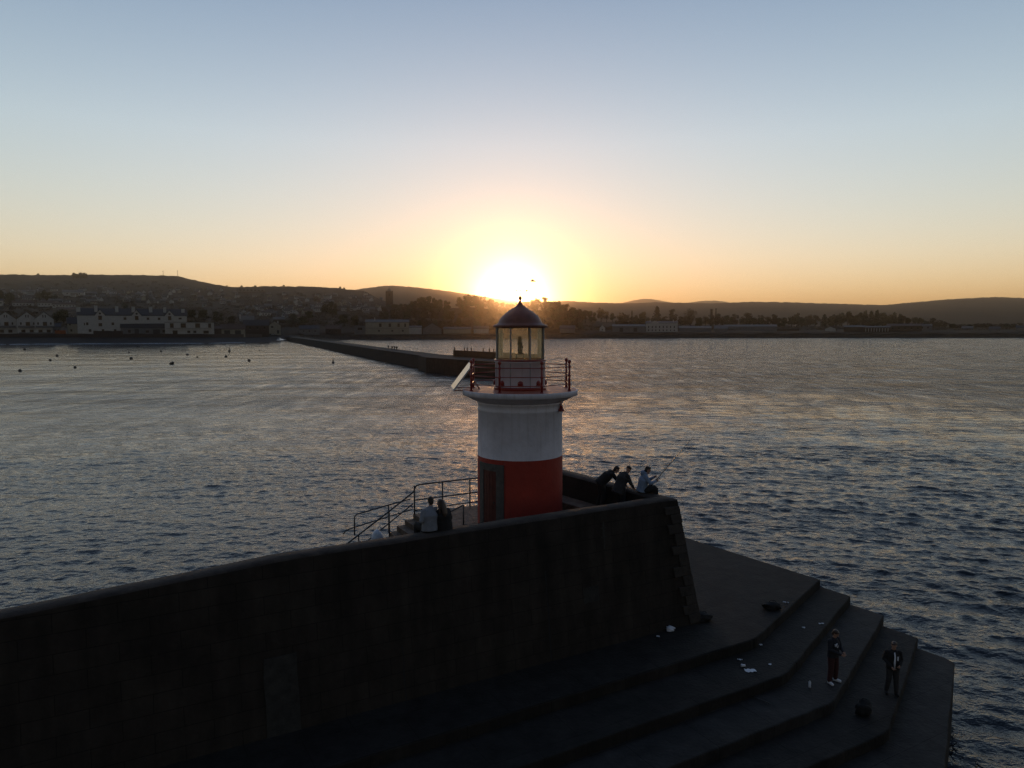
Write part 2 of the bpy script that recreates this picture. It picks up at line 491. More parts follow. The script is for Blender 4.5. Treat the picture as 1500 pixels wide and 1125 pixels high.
# ------------------------------------------------------------------ sea
def build_sea():
    rows = [6.0]
    while rows[-1] < 260:
        r = rows[-1]
        rows.append(r + max(0.13 if r > 16 else 0.5, r * r / 26000.0))
    while rows[-1] < 11500:
        rows.append(rows[-1] * 1.07)
    rows = np.array(rows)
    NF = 1640
    fine = np.linspace(R(-52), R(52), NF)
    coarse = np.concatenate([np.linspace(R(52), R(308), 60)[1:-1]])
    th = np.concatenate([fine, coarse])             # angle from +Y, clockwise
    nr, nt_ = len(rows), len(th)
    RR, TT = np.meshgrid(rows, th, indexing='ij')
    X = RR * np.sin(TT); Y = RR * np.cos(TT)
    dr = np.gradient(rows)[:, None] * np.ones_like(RR)
    dth = np.gradient(th)
    step = np.maximum(dr, RR * np.abs(dth)[None, :])
    step[:, NF:] = 1e6
    # calmer water inside the harbour (left), livelier at sea (right)
    calm = 1 / (1 + np.exp(-np.clip((X + 0.10 * Y - 2) / (9 + 0.10 * np.abs(Y)), -30, 30)))       # 0 left .. 1 right
    far = np.clip((Y - 60) / 260, 0, 1)
    amp = (0.62 + 0.38 * calm) * (1 - 0.72 * far * (1 - calm))
    # gusts
    g = np.zeros_like(X)
    for i in range(14):
        lam = rng.uniform(14, 70); a = rng.uniform(-0.5, 0.5) + PI / 2
        g += np.sin((X * math.cos(a) * 0.5 + Y * math.sin(a)) * 2 * PI / lam + rng.uniform(0, 6.28)) / 14 ** 0.5
    amp = amp * (1 + 0.16 * g)
    Z = np.zeros_like(X); DX = np.zeros_like(X); DY = np.zeros_like(X)
    nw = 64
    for side in (0, 1):
        wt = calm if side else 1 - calm
        for i in range(nw):
            lam = 0.36 * (3.4 / 0.36) ** ((i + rng.uniform(0, 1)) / nw)
            spread = rng.normal(0, (0.68 if lam < 1.8 else 0.42) * (0.75 if side else 1.0))
            base = (R(68) if side else R(98))      # direction of travel measured from +X
            a = base + spread
            k = 2 * PI / lam
            slope = 0.040 * (1.2 if 0.45 < lam < 1.6 else 0.62)
            aa = slope / k
            fil = np.clip((lam / step - 2.2) / 2.5, 0, 1)
            if fil.max() <= 0:
                continue
            ph = k * (X * math.cos(a) + Y * math.sin(a)) + rng.uniform(0, 6.28)
            q = aa * fil * wt * amp
            Z += q * np.cos(ph)
            DX -= q * math.cos(a) * np.sin(ph) * 0.9
            DY -= q * math.sin(a) * np.sin(ph) * 0.9
    co = np.stack([X + DX, Y + DY, Z], -1).reshape(-1, 3)
    i, j = np.meshgrid(np.arange(nr - 1), np.arange(nt_), indexing='ij')
    j2 = (j + 1) % nt_
    q = np.stack([i * nt_ + j, (i + 1) * nt_ + j, (i + 1) * nt_ + j2, i * nt_ + j2], -1).reshape(-1, 4)
    me = bpy.data.meshes.new('sea')
    me.vertices.add(len(co)); me.vertices.foreach_set('co', co.astype(np.float32).ravel())
    me.loops.add(q.size); me.loops.foreach_set('vertex_index', q[:, ::-1].astype(np.int32).ravel())
    me.polygons.add(len(q))
    me.polygons.foreach_set('loop_start', np.arange(0, q.size, 4, dtype=np.int32))
    me.polygons.foreach_set('loop_total', np.full(len(q), 4, dtype=np.int32))
    me.polygons.foreach_set('use_smooth', np.ones(len(q), dtype=bool))
    me.update(calc_edges=True)
    at = me.attributes.new('chop', 'FLOAT', 'POINT')
    at.data.foreach_set('value', amp.astype(np.float32).ravel())
    at = me.attributes.new('open_water', 'FLOAT', 'POINT')
    at.data.foreach_set('value', np.clip((RR - 55) / 130, 0, 1).astype(np.float32).ravel())
    at = me.attributes.new('distant', 'FLOAT', 'POINT')
    at.data.foreach_set('value', ((0.25 + 0.75 * np.clip((RR - 40) / 160, 0, 1)) * amp * (0.5 + 0.5 * calm)).astype(np.float32).ravel())
    o = bpy.data.objects.new('sea', me); COL.objects.link(o)
    m, n_, b = nodes_of('sea_water')
    N, L = n_.nodes.new, n_.links.new
    b.inputs['Base Color'].default_value = (0.010, 0.016, 0.022, 1)
    b.inputs['Roughness'].default_value = 0.10
    b.inputs['IOR'].default_value = 1.33
    tc = N('ShaderNodeTexCoord')
    def layer(sc, stretch, rot, detail):
        mp = N('ShaderNodeMapping'); mp.inputs['Rotation'].default_value = (0, 0, rot); mp.inputs['Scale'].default_value = (stretch, 1, 1)
        L(tc.outputs['Object'], mp.inputs['Vector'])
        nn = N('ShaderNodeTexNoise'); nn.inputs['Scale'].default_value = sc; nn.inputs['Detail'].default_value = detail; nn.inputs['Roughness'].default_value = 0.55
        L(mp.outputs['Vector'], nn.inputs['Vector'])
        return nn.outputs['Fac']
    la = layer(2.6, 0.75, R(12), 4)
    lb = layer(0.70, 0.62, R(-8), 5)
    at = N('ShaderNodeAttribute'); at.attribute_name = 'chop'
    # gusts and wave groups: patches of rougher and smoother water
    mpg = N('ShaderNodeMapping'); mpg.inputs['Scale'].default_value = (0.30, 0.055, 1); mpg.inputs['Rotation'].default_value = (0, 0, R(4))
    L(tc.outputs['Object'], mpg.inputs['Vector'])
    ng = N('ShaderNodeTexNoise'); ng.inputs['Scale'].default_value = 1.0; ng.inputs['Detail'].default_value = 4; ng.inputs['Roughness'].default_value = 0.7
    L(mpg.outputs['Vector'], ng.inputs['Vector'])
    rg = N('ShaderNodeMapRange'); rg.inputs[1].default_value = 0.30; rg.inputs[2].default_value = 0.70; rg.inputs[3].default_value = -0.85; rg.inputs[4].default_value = 0.9
    L(ng.outputs['Fac'], rg.inputs['Value'])
    ao = N('ShaderNodeAttribute'); ao.attribute_name = 'open_water'
    gf = N('ShaderNodeMath'); gf.operation = 'MULTIPLY_ADD'; gf.inputs[2].default_value = 1.0
    L(rg.outputs[0], gf.inputs[0]); L(ao.outputs['Fac'], gf.inputs[1])
    def gusted(sock):
        q_ = N('ShaderNodeMath'); q_.operation = 'MULTIPLY'; L(sock, q_.inputs[0]); L(gf.outputs[0], q_.inputs[1]); return q_.outputs[0]
    b1 = N('ShaderNodeBump'); b1.inputs['Distance'].default_value = 0.15
    L(la, b1.inputs['Height'])
    b2 = N('ShaderNodeBump'); b2.inputs['Distance'].default_value = 0.62
    L(lb, b2.inputs['Height'])
    m1 = N('ShaderNodeMath'); m1.operation = 'MULTIPLY'; m1.inputs[1].default_value = 0.95; L(at.outputs['Fac'], m1.inputs[0])
    m2 = N('ShaderNodeMath'); m2.operation = 'MULTIPLY'; m2.inputs[1].default_value = 0.55; L(at.outputs['Fac'], m2.inputs[0])
    L(gusted(m1.outputs[0]), b1.inputs['Strength']); L(gusted(m2.outputs[0]), b2.inputs['Strength'])
    L(b2.outputs['Normal'], b1.inputs['Normal'])
    lc = layer(0.05, 0.6, R(5), 9)
    af = N('ShaderNodeAttribute'); af.attribute_name = 'distant'
    b3 = N('ShaderNodeBump'); b3.inputs['Distance'].default_value = 14.0
    L(lc, b3.inputs['Height'])
    m3 = N('ShaderNodeMath'); m3.operation = 'MULTIPLY'; m3.inputs[1].default_value = 0.72; L(af.outputs['Fac'], m3.inputs[0])
    L(gusted(m3.outputs[0]), b3.inputs['Strength']); L(b3.outputs['Normal'], b2.inputs['Normal'])
    L(b1.outputs['Normal'], b.inputs['Normal'])
    me.materials.append(m)
    tag(o, kind='structure')
build_sea()

# ------------------------------------------------------------------ land and hills
YW = [(-300, 505), (0, 504.5), (310, 503), (400, 500.5), (440, 498.5), (520, 497), (725, 496.7), (810, 495.8), (1100, 495), (1800, 494.5)]
YB = [(-300, 492), (0, 491), (310, 491.5), (400, 492), (440, 489.5), (520, 488), (800, 488), (1100, 487.5), (1800, 487.2)]
YC = [(-300, 404), (0, 403), (40, 403.5), (180, 403.5), (240, 404), (265, 406), (290, 411), (320, 418), (340, 421), (390, 420), (440, 420), (500, 422.5), (535, 427),
      (560, 440), (590, 450), (640, 452), (690, 452), (740, 455), (800, 455), (830, 460), (870, 470), (940, 475), (1100, 477), (1500, 478), (1800, 478)]
YCD = [(-300, 2300), (300, 2200), (340, 1900), (530, 1800), (600, 1130), (830, 1130), (900, 1400), (1800, 1600)]


def shore(px):
    row = interp(px, YW)
    return H / (SP + (row - 562.5) / F * CP)


def land_par(px):
    yw = shore(px)
    yb, yc, Yc = interp(px, YB), interp(px, YC), interp(px, YCD)
    Yb = yw + (55 if px < 420 else 14)
    return yw, Yb, yb, yc, Yc


def land_z(px, Y):
    yw, Yb, yb, yc, Yc = land_par(px)
    zb = H + Yb * (480 - yb) / F
    if Y <= yw:
        return -(yw - Y) * 0.06
    if Y <= Yb:
        return zb * (Y - yw) / (Yb - yw)
    if Y <= Yc:
        q = ((Y - Yb) / (Yc - Yb)) ** 0.75
        return H + Y * (480 - (yb + (yc - yb) * q)) / F
    zc = H + Yc * (480 - yc) / F
    return zc - min(0.5 * zc + 3, (Y - Yc) * 0.09)


def row_to_Y(px, row):
    yw, Yb, yb, yc, Yc = land_par(px)
    q = min(1.0, max(0.0, (yb - row) / (yb - yc)))
    return Yb + (Yc - Yb) * q ** (1 / 0.75)


def land_pt(px, row):
    Y = row_to_Y(px, row)
    return Vector(((px - 750) / F * Y, Y, land_z(px, Y)))


def build_land():
    cols = list(range(-1200, -300, 20)) + list(range(-300, 1801, 5)) + list(range(1820, 2701, 20))
    ss = [-0.03, 0.0] + [0.004 * (k + 1) for k in range(8)] + list(np.linspace(0.05, 1, 70)) + [1.05, 1.15, 1.4]
    vs, fs = [], []
    for px in cols:
        yw, Yb, yb, yc, Yc = land_par(px)
        for s in ss:
            Y = yw - 40 if s < 0 else yw + (Yc - yw) * s
            z = land_z(px, Y)
            if 0.06 < s:
                x = (px - 750) / F * Y
                z += 0.6 * math.sin(x * 0.05 + Y * 0.021) + 0.5 * math.sin(x * 0.023 - Y * 0.037) + 0.9 * random.uniform(-1, 1) * min(1, s)
            vs.append(((px - 750) / F * Y, Y, z))
    n = len(ss)
    for i in range(len(cols) - 1):
        for j in range(n - 1):
            fs.append((i * n + j, (i + 1) * n + j, (i + 1) * n + j + 1, i * n + j + 1))
    b = MB(); b.add(vs, fs, True)
    tag(b.build('shore_land', M['land']), kind='structure')
    # beach strip on the left, lying on the land
    vs, fs = [], []
    cols = list(range(-1200, 431, 10))
    for px in cols:
        yw, Yb, *_ = land_par(px)
        for s in (-0.25, 0.0, 0.3, 0.6, 0.95):
            Y = yw + (Yb - yw) * s
            vs.append(((px - 750) / F * Y, Y, land_z(px, Y) + 0.12))
    for i in range(len(cols) - 1):
        for j in range(4):
            fs.append((i * 5 + j, (i + 1) * 5 + j, (i + 1) * 5 + j + 1, i * 5 + j + 1))
    b = MB(); b.add(vs, fs, True)
    tag(b.build('beach', M['beach']), kind='structure')
    # surf along the beach
    b = MB()
    for (x0, x1, w0, off) in ((-60, 10, 3, 6), (14, 46, 9, 7), (46, 100, 4, 5), (100, 170, 5, 4), (170, 300, 2.2, 3), (306, 360, 1.5, 2)):
        n = 26
        vs, fs = [], []
        for k in range(n + 1):
            px = x0 + (x1 - x0) * k / n
            yw = shore(px)
            e = abs(math.sin(PI * k / n)) ** 0.5
            wd = w0 * e * random.uniform(0.5, 1.2) + 0.15
            yc = yw - off + random.uniform(-0.6, 0.6)
            for s, zz in ((-0.5, 0.14), (0.0, 0.55), (0.5, 0.25)):
                Y = yc + wd * s
                vs.append(((px - 750) / F * Y, Y, zz * (0.4 + 0.6 * e)))
        for k in range(n):
            for j in range(2):
                fs.append((k * 3 + j, (k + 1) * 3 + j, (k + 1) * 3 + j + 1, k * 3 + j + 1))
        b.add(vs, fs, True)
    tag(b.build('surf', M['foam']), kind='stuff')


build_land()


def hill(name, pts, Y, depth, m, rough=1.0):
    x0, x1 = pts[0][0], pts[-1][0]
    cols = np.arange(x0, x1 + 0.1, 4)
    ss = np.linspace(-1, 0.6, 24)
    vs, fs = [], []
    ph = rng.uniform(0, 6.28, 40); fr = rng.uniform(0.0008, 0.02, 40)
    for px in cols:
        row = interp(px, pts)
        e = max(0.0, min(1.0, (px - x0) / 25, (x1 - px) / 25))
        zc = (H + Y * (480 - row) / F)
        for s in ss:
            yy = Y + depth * s
            x = (px - 750) / F * yy
            prof = max(0.0, math.cos(min(1, abs(s)) * PI / 2)) ** 0.9 if s < 0 else math.cos(s * PI / 2)
            z = zc * prof
            nz = sum(math.sin(x * fr[i] + yy * fr[39 - i] + ph[i]) / (1 + fr[i] * 500) for i in range(20))
            z += nz * rough * 3.0 * (0.15 + abs(s)) + random.uniform(-1, 1) * rough * 1.6
            vs.append((x, yy, z))
    n = len(ss)
    for i in range(len(cols) - 1):
        for j in range(n - 1):
            fs.append((i * n + j, (i + 1) * n + j, (i + 1) * n + j + 1, i * n + j + 1))
    b = MB(); b.add(vs, fs, True)
    tag(b.build(name, m), kind='structure')


hill('hills', [(480, 436), (530, 425), (560, 421.5), (575, 421), (600, 422.5), (620, 424.5), (650, 428), (680, 432), (720, 438), (780, 445), (840, 452)], 4200, 1500, M['hill_far'])
hill('hills', [(640, 452), (740, 446), (830, 443.5), (870, 446), (910, 447), (960, 445.5), (1040, 446.5), (1100, 444.5), (1160, 445.5), (1240, 447.5), (1290, 449), (1320, 446.5), (1350, 444),
               (1380, 441.5), (1420, 439.5), (1455, 438), (1500, 440), (1560, 444), (1700, 447), (2000, 443), (2300, 447), (2700, 452)], 4600, 2400, M['hill_far'])
hill('hills', [(880, 449), (905, 445.5), (925, 441), (940, 438.5), (952, 438.5), (970, 441.5), (990, 445), (1010, 443.5), (1030, 441), (1048, 440.8), (1065, 443.5), (1090, 447),
               (1160, 446), (1185, 444), (1205, 446.5), (1250, 447.5), (1260, 446.5), (1300, 450)], 8800, 1500, M['hill_far'], 1.5)

# ------------------------------------------------------------------ the breakwater
ad = Vector((1, 0.565)).normalized()                 # along the wall, left to right
def WL(x, off=0.0):
    """plan point of the wall's outer top line at abscissa x"""
    return Vector((x, 22.28 + 0.565 * (x - 0.23)))
C1 = Vector((5.95, 25.45))
D1 = Vector((1.40, 31.60))
pier = thing('breakwater_pier', 'dark stone breakwater with tall battered wall and terraced steps under the lighthouse', 'pier', (0, 0, 0))

path = [WL(-60), WL(-40), WL(-25)] + [WL(x) for x in np.arange(-14, 5.4, 0.7)] + [WL(5.5), C1 - (C1 - WL(5.5)) * 0.05]
path = path[:-1] + [C1]
nd = 9
path += [C1 + (D1 - C1) * (k / nd) for k in range(1, nd + 1)]
def ztop(p):
    if p.y > 26: return 7.85 + 0.07 * min(1.0, (p.y - 26) / 4)
    if p.x >= -6.1: return 7.85
    return 7.85 - 0.35 * min(1.0, (-6.1 - p.x) / 5.5)
prof = [(-1.30, -3.0), (-0.60, 3.30), (-0.34, 5.2), (-0.13, 6.9), (-0.035, 7.62), (-0.012, 7.80), (0.03, 7.848), (0.30, 7.86), (0.56, 7.85), (0.60, 7.80), (0.60, 6.2)]
offs = [offset_line(path, d) for d, _ in prof]       # positive = inland (left of travel)
vs, fs = [], []
for i, p in enumerate(path):
    dz = ztop(p) - 7.85
    for j, (d, z) in enumerate(prof):
        q = offs[j][i]
        jt = random.uniform(-0.012, 0.012) if 3 < j < 9 else 0
        vs.append((q.x, q.y, z + (dz if z > 4 else 0) + jt))
n = len(prof)
fa, fb = [], []
for i in range(len(path) - 1):
    for j in range(n - 1):
        (fb if 5 <= j <= 8 else fa).append((i * n + j, (i + 1) * n + j, (i + 1) * n + j + 1, i * n + j + 1))
b = MB(); b.add(vs, fa, False)
b.m = 0
# closing end at the harbour corner
e = (len(path) - 1) * n
b.add(vs[e:], [tuple(range(n))], False)
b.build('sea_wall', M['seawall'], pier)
b = MB(); b.add(vs, fb, True)
b.build('coping', M['parapet_top'], pier)

# upper deck and the harbour side
nrm = Vector((-ad.y, ad.x))
def HE(x):
    return Vector((x, 30.73 + 0.565 * x))
inner = offset_line(path, 0.58)
SX = -4.0                                            # head of the stairs
def across(x):                                       # wall inner point square to the harbour edge point
    h = HE(x)
    t = (h - WL(0.23)).dot(nrm)
    return h - nrm * (t - 0.58)
deckpoly = [across(SX), HE(SX), HE(1.2), D1 + Vector((-0.55, -0.35))] + [p for p in inner[::-1][1:] if (p - across(SX)).dot(ad) > 0.05]
deckpoly = [(p.x, p.y) for p in deckpoly]
b = MB(); b.prism(deckpoly, -3, 6.5)
bevel(b.build('deck', M['deck'], pier), 0.05)
# banquette step along the diagonal parapet
p0, p1 = offset_line([C1, D1], 0.58)[0], offset_line([C1, D1], 0.58)[1]
dd = (p1 - p0).normalized(); nn_ = Vector((-dd.y, dd.x))
b = MB(); b.prism([tuple(p0 + dd * 0.9), tuple(p0 + dd * 6.2), tuple(p0 + dd * 6.2 + nn_ * 0.8), tuple(p0 + dd * 0.9 + nn_ * 0.8)], 6.3, 7.0)
bevel(b.build('banquette', M['deck'], pier), 0.04)
# stairs going down along the wall at the left end of the deck
b = MB()
for k in range(18):
    a0 = k * 0.34
    c0 = HE(SX) - ad * a0; c1 = HE(SX) - ad * (a0 + 0.36)
    q0 = c0 - nrm * 2.6; q1 = c1 - nrm * 2.6
    b.prism([tuple(c0), tuple(c1), tuple(q1), tuple(q0)], -3 + k * 0.003, 6.5 - 0.2 * (k + 1))
b.build('stair', M['deck'], pier)
# solid shoulder beside the stair (behind the wall) and low quay
b = MB()
c0 = HE(SX) - nrm * 2.61; c1 = c0 - ad * 7
w1 = across(SX) - ad * 7
b.prism([tuple(c0 - ad * 0.004), tuple(c1), tuple(w1), tuple(across(SX) - ad * 0.004)], -3, 5.9)
b.build('shoulder', M['deck'], pier)
b = MB()
e0 = HE(SX) - ad * 0.5; e1 = HE(SX) - ad * 60
b.prism([tuple(e0), tuple(e1), tuple(e1 - nrm * 7), tuple(e0 - nrm * 7)], -2.9, 2.6)
b.build('quay', M['deck'], pier)

# terraced apron
def smooth_corner(a, bnd, c, r=2.2, k=7):
    a, bnd, c = Vector(a), Vector(bnd), Vector(c)
    s = bnd + (a - bnd).normalized() * r
    e = bnd + (c - bnd).normalized() * r
    return [s * (1 - t) ** 2 + bnd * 2 * t * (1 - t) + e * t * t for t in [i / k for i in range(k + 1)]]


def wobble_line(a, c, step=0.55, amp=0.02):
    L = (c - a).length
    n = max(1, int(L / step))
    nv = Vector((-(c - a).y, (c - a).x)).normalized()
    return [a + (c - a) * (i / n) + nv * (random.uniform(-amp, amp) if 0 < i < n else 0) for i in range(n + 1)]


terr = [  # bend point, sea corner, z
    ((8.35, 23.85), (13.09, 29.66), 3.35),
    ((8.75, 22.05), (13.93, 28.71), 3.00),
    ((9.75, 20.95), (14.74, 27.59), 2.65),
    ((10.95, 20.00), (15.38, 26.31), 2.30),
    ((11.3, 17.9), (15.98, 25.00), 1.95)]
bk = Vector((-4.06, 5.89)).normalized()
for i, (bend, cor, z) in enumerate(terr):
    bend, cor = Vector(bend), Vector(cor)
    farl = bend - ad * 60
    if i == 4:
        curve = [bend]
    else:
        curve = smooth_corner(farl, bend, cor, 0.2, 1)
    line = [farl] + wobble_line(bend - ad * 25, curve[0]) + curve[1:-1] + wobble_line(curve[-1], cor)
    cor2 = []
    if i == 4:
        cor2 = [cor + Vector((-0.12, 0.42))]
    back = (cor2[-1] if cor2 else cor) + bk * (12 + 0.2 * i)
    poly = line + cor2 + [back, back + Vector((-9, -4.0)), farl + nrm * (3 + i)]
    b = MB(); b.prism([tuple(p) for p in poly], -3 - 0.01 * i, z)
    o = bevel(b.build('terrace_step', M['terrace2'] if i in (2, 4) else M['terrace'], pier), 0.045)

# quoin blocks at the wall's right corner, joints and repair patches
b = MB()
zq = 3.4
k = 0
cn = [Vector((C1.x, C1.y))]
while zq < 7.55:
    h = random.uniform(0.30, 0.46)
    h = min(h, 7.6 - zq)
    if h < 0.15: break
    zc = zq + h / 2
    la, lb_ = (random.uniform(0.6, 0.85), 0.5) if k % 2 else (random.uniform(0.35, 0.55), 0.8)
    dr_ = (D1 - C1).normalized()
    ci = min(range(len(path)), key=lambda i: (path[i] - C1).length)
    pr_ = random.uniform(0.006, 0.022)
    ring = []
    for zz in (zq + 0.006, zq + h - 0.006):
        off = float(np.interp(zz, [3.3, 5.2, 6.9, 7.62], [-0.60, -0.34, -0.13, -0.035])) - pr_
        cpt = offset_line(path, off)[ci]
        ring += [(*p_, zz) for p_ in (cpt, cpt - ad * la, cpt - ad * la + nrm * 0.3, cpt + dr_ * lb_ + Vector((-0.25, -0.1)), cpt + dr_ * lb_)]
    b.add(ring, [(4, 3, 2, 1, 0), (5, 6, 7, 8, 9)] + [(i, (i + 1) % 5, (i + 1) % 5 + 5, i + 5) for i in range(5)])
    zq += h; k += 1
bevel(b.build('quoin', M['quoin'], pier), 0.02)

def wall_patch(px0, px1, za, zb_, m, name, proud=0.03, seg=4):
    """thin slab laid on the battered face between two abscissae"""
    b = MB(); vs = []
    zs = [za + (zb_ - za) * i / seg for i in range(seg + 1)]
    for pr in (proud, -0.05):
        for z in zs:
            off = float(np.interp(z, [3.3, 5.2, 6.9, 7.62], [-0.60, -0.34, -0.13, -0.035])) - pr
            for x in (px0, px1):
                q = WL(x) + nrm * off
                j = random.uniform(-0.03, 0.03)
                vs.append((q.x + j * ad.x, q.y + j * ad.y, z))
    s = 2 * (seg + 1)
    fs = []
    for i in range(seg):
        fs.append((2 * i, 2 * i + 1, 2 * i + 3, 2 * i + 2))
        fs.append((2 * i, 2 * i + 2, s + 2 * i + 2, s + 2 * i))
        fs.append((2 * i + 1, s + 2 * i + 1, s + 2 * i + 3, 2 * i + 3))
    fs.append((0, s, s + 1, 1)); fs.append((2 * seg, 2 * seg + 1, s + 2 * seg + 1, s + 2 * seg))
    b.add(vs, fs)
    return b.build(name, m, pier)


wall_patch(-6.66, -5.92, 3.2, 5.35, M['patch'], 'repair_patch')
wall_patch(0.95, 1.0, 3.3, 6.2, M['cloth_black'], 'joint', 0.004)
wall_patch(-3.35, -3.31, 3.3, 4.9, M['cloth_black'], 'joint', 0.004)
wall_patch(3.02, 3.06, 6.55, 7.45, M['patch'], 'painted_mark', 0.006)
wall_patch(2.92, 3.16, 7.22, 7.26, M['patch'], 'painted_mark', 0.008, 1)
wall_patch(2.92, 3.16, 6.92, 6.96, M['patch'], 'painted_mark', 0.008, 1)
wall_patch(2.2, 2.75, 4.9, 5.4, M['patch'], 'repair_patch', 0.004)

# ------------------------------------------------------------------ harbour railing
rail = thing('harbour_railing', 'grey tubular steel railing running down the pier steps left of the lighthouse', 'railing', (HE(SX).x, HE(SX).y, 6.5))
def rl(p):
    return Vector((p[0], p[1], p[2])) - Vector(rail.location)
def onrail(s, z, off=0.0):
    """s metres along the harbour edge, right of the stair head"""
    q = HE(SX) + ad * s - nrm * (0.12 + off)
    return rl((q.x, q.y, z))
def tubeobj(name, pts, r, m, par, n=8):
    b = MB(); b.tube(pts, r, n); return b.build(name, m, par)
for s in (0.02, 1.25, 2.5, 3.75, 5.0):
    tubeobj('post', [onrail(s, 6.45), onrail(s, 7.68)], 0.030, M['steel'], rail)
tubeobj('rail', [onrail(5.2, 7.70), onrail(0.28, 7.70), onrail(0.10, 7.66), onrail(0.03, 7.54), onrail(-0.02, 7.42), onrail(-0.9, 6.86), onrail(-2.0, 6.18), onrail(-4.5, 4.65)], 0.033, M['steel'], rail)
tubeobj('rail', [onrail(5.2, 7.10), onrail(0.02, 7.08)], 0.028, M['steel'], rail)
tubeobj('rail', [onrail(5.2, 6.72), onrail(0.02, 6.66)], 0.024, M['steel'], rail)
tubeobj('rail', [onrail(-0.04, 6.95), onrail(-2.0, 5.68), onrail(-4.5, 4.1)], 0.026, M['steel'], rail)
for s, zt in ((-1.05, 6.78), (-2.3, 6.0)):
    tubeobj('post', [onrail(s, zt - 1.35), onrail(s, zt)], 0.030, M['steel'], rail)
# low fence on the harbour ledge beyond the stair head
fen = [(-0.02, 7.06, 6.0), (-0.95, 6.93, 6.0), (-2.25, 6.72, 5.9)]
tubeobj('rail', [onrail(s, zt, -0.35) for s, zt, _ in fen] + [onrail(-2.33, 6.66, -0.35), onrail(-2.35, 6.55, -0.35), onrail(-2.35, 5.9, -0.35)], 0.028, M['steel'], rail)
tubeobj('rail', [onrail(0.02, 6.62, -0.35), onrail(-2.35, 6.22, -0.35), onrail(-2.7, 6.14, -0.35), onrail(-2.8, 6.0, -0.35)], 0.026, M['steel'], rail)
tubeobj('post', [onrail(-0.95, 6.9, -0.35), onrail(-0.95, 5.8, -0.35)], 0.028, M['steel'], rail)
# near hand rail of the stair
tubeobj('rail', [onrail(1.1, 7.25, 2.3), onrail(0.2, 6.95, 2.3), onrail(-1.9, 5.75, 2.3), onrail(-4.4, 4.3, 2.3)], 0.030, M['steel'], rail)
tubeobj('post', [onrail(1.1, 6.45, 2.3), onrail(1.1, 7.25, 2.3)], 0.030, M['steel'], rail)

# ------------------------------------------------------------------ the lighthouse
LX, LY = 0.31, 27.42
lt = thing('lighthouse', 'squat round white and red lighthouse with glazed lantern on the pier head', 'lighthouse', (LX, LY, 6.5))
Z0 = 6.5
def z(v): return v - Z0
ZR = 9.15
b = MB(); b.lathe([(1.645, z(6.45)), (1.638, z(ZR))], n=96); b.build('red_base', M['red'], lt)
b = MB(); b.lathe([(1.638, z(ZR)), (1.630, z(9.2)), (1.612, z(10.86)), (1.632, z(10.88)), (1.635, z(10.93)), (1.612, z(10.97)), (1.61, z(11.12)), (1.66, z(11.15)), (1.66, z(11.19)), (1.62, z(11.21))], n=96)
b.build('white_drum', M['white'], lt)
b = MB(); b.lathe([(1.60, z(11.21)), (1.70, z(11.23)), (1.84, z(11.29)), (1.98, z(11.37)), (2.10, z(11.43)), (2.19, z(11.455)), (2.205, z(11.46)), (2.205, z(11.64)), (2.20, z(11.65)), (2.165, z(11.65))], n=96)
b.build('gallery_slab', M['white'], lt)
b = MB(); b.lathe([(2.166, z(11.649)), (0.9, z(11.66))], n=96); b.build('gallery_floor', M['gallery_top'], lt)
# lantern drum
b = MB(); b.lathe([(0.955, z(11.55)), (0.955, z(12.70)), (0.985, z(12.705)), (0.985, z(12.735)), (0.6, z(12.74)), (0.0, z(12.74))], n=72)
ld = b.build('lantern_drum', M['white'], lt)
for k in range(8):
    t = R(22.5) + k * PI / 4 - PI / 2
    bb = MB(); bb.box((0.957 * math.cos(t), 0.957 * math.sin(t), z(12.12)), (0.012, 0.03, 1.1), t); bb.build('panel_seam', M['mullion'], ld)
b = MB(); b.lathe([(0.99, z(11.65)), (1.0, z(11.67)), (1.0, z(11.74)), (0.975, z(11.77)), (0.956, z(11.77))], n=72); b.build('drum_plinth', M['redmetal'], lt)
b = MB(); b.lathe([(0.955, z(12.74)), (1.0, z(12.745)), (1.0, z(12.80)), (0.93, z(12.81)), (0.93, z(12.74))], n=72); b.build('glazing_sill', M['redmetal'], lt)
for k in range(8):
    t = k * PI / 4 - PI / 2
    b = MB()
    mt = Matrix.Rotation(t, 3, 'Z')
    b.ell((0.955 * math.cos(t), 0.955 * math.sin(t), z(11.92)), (0.08, 0.105, 0.105), 12, 8, mt)
    b.box((0.965 * math.cos(t), 0.965 * math.sin(t), z(11.85)), (0.11, 0.23, 0.03), t)
    b.build('vent', M['redmetal'], lt)
# glass and bars
gm = bpy.data.materials.new('salted_lantern_glass'); gm.use_nodes = True
gn = gm.node_tree; gn.nodes.clear()
gN, gL = gn.nodes.new, gn.links.new
go = gN('ShaderNodeOutputMaterial'); tr = gN('ShaderNodeBsdfTransparent'); tr.inputs['Color'].default_value = (0.97, 0.95, 0.90, 1)
gl = gN('ShaderNodeBsdfGlossy'); gl.inputs['Roughness'].default_value = 0.03
tl = gN('ShaderNodeBsdfTranslucent'); tl.inputs['Color'].default_value = (1.0, 0.84, 0.50, 1)
fr = gN('ShaderNodeFresnel'); fr.inputs['IOR'].default_value = 1.4
gx = gN('ShaderNodeMixShader'); gL(fr.outputs[0], gx.inputs[0]); gL(tr.outputs[0], gx.inputs[1]); gL(gl.outputs[0], gx.inputs[2])
gnz = gN('ShaderNodeTexNoise'); gnz.inputs['Scale'].default_value = 2.2
gmr = gN('ShaderNodeMapRange'); gmr.inputs[3].default_value = 0.15; gmr.inputs[4].default_value = 0.32
gL(gnz.outputs['Fac'], gmr.inputs['Value'])
gy = gN('ShaderNodeMixShader'); gL(gmr.outputs[0], gy.inputs[0]); gL(gx.outputs[0], gy.inputs[1]); gL(tl.outputs[0], gy.inputs[2])
gL(gy.outputs[0], go.inputs['Surface'])
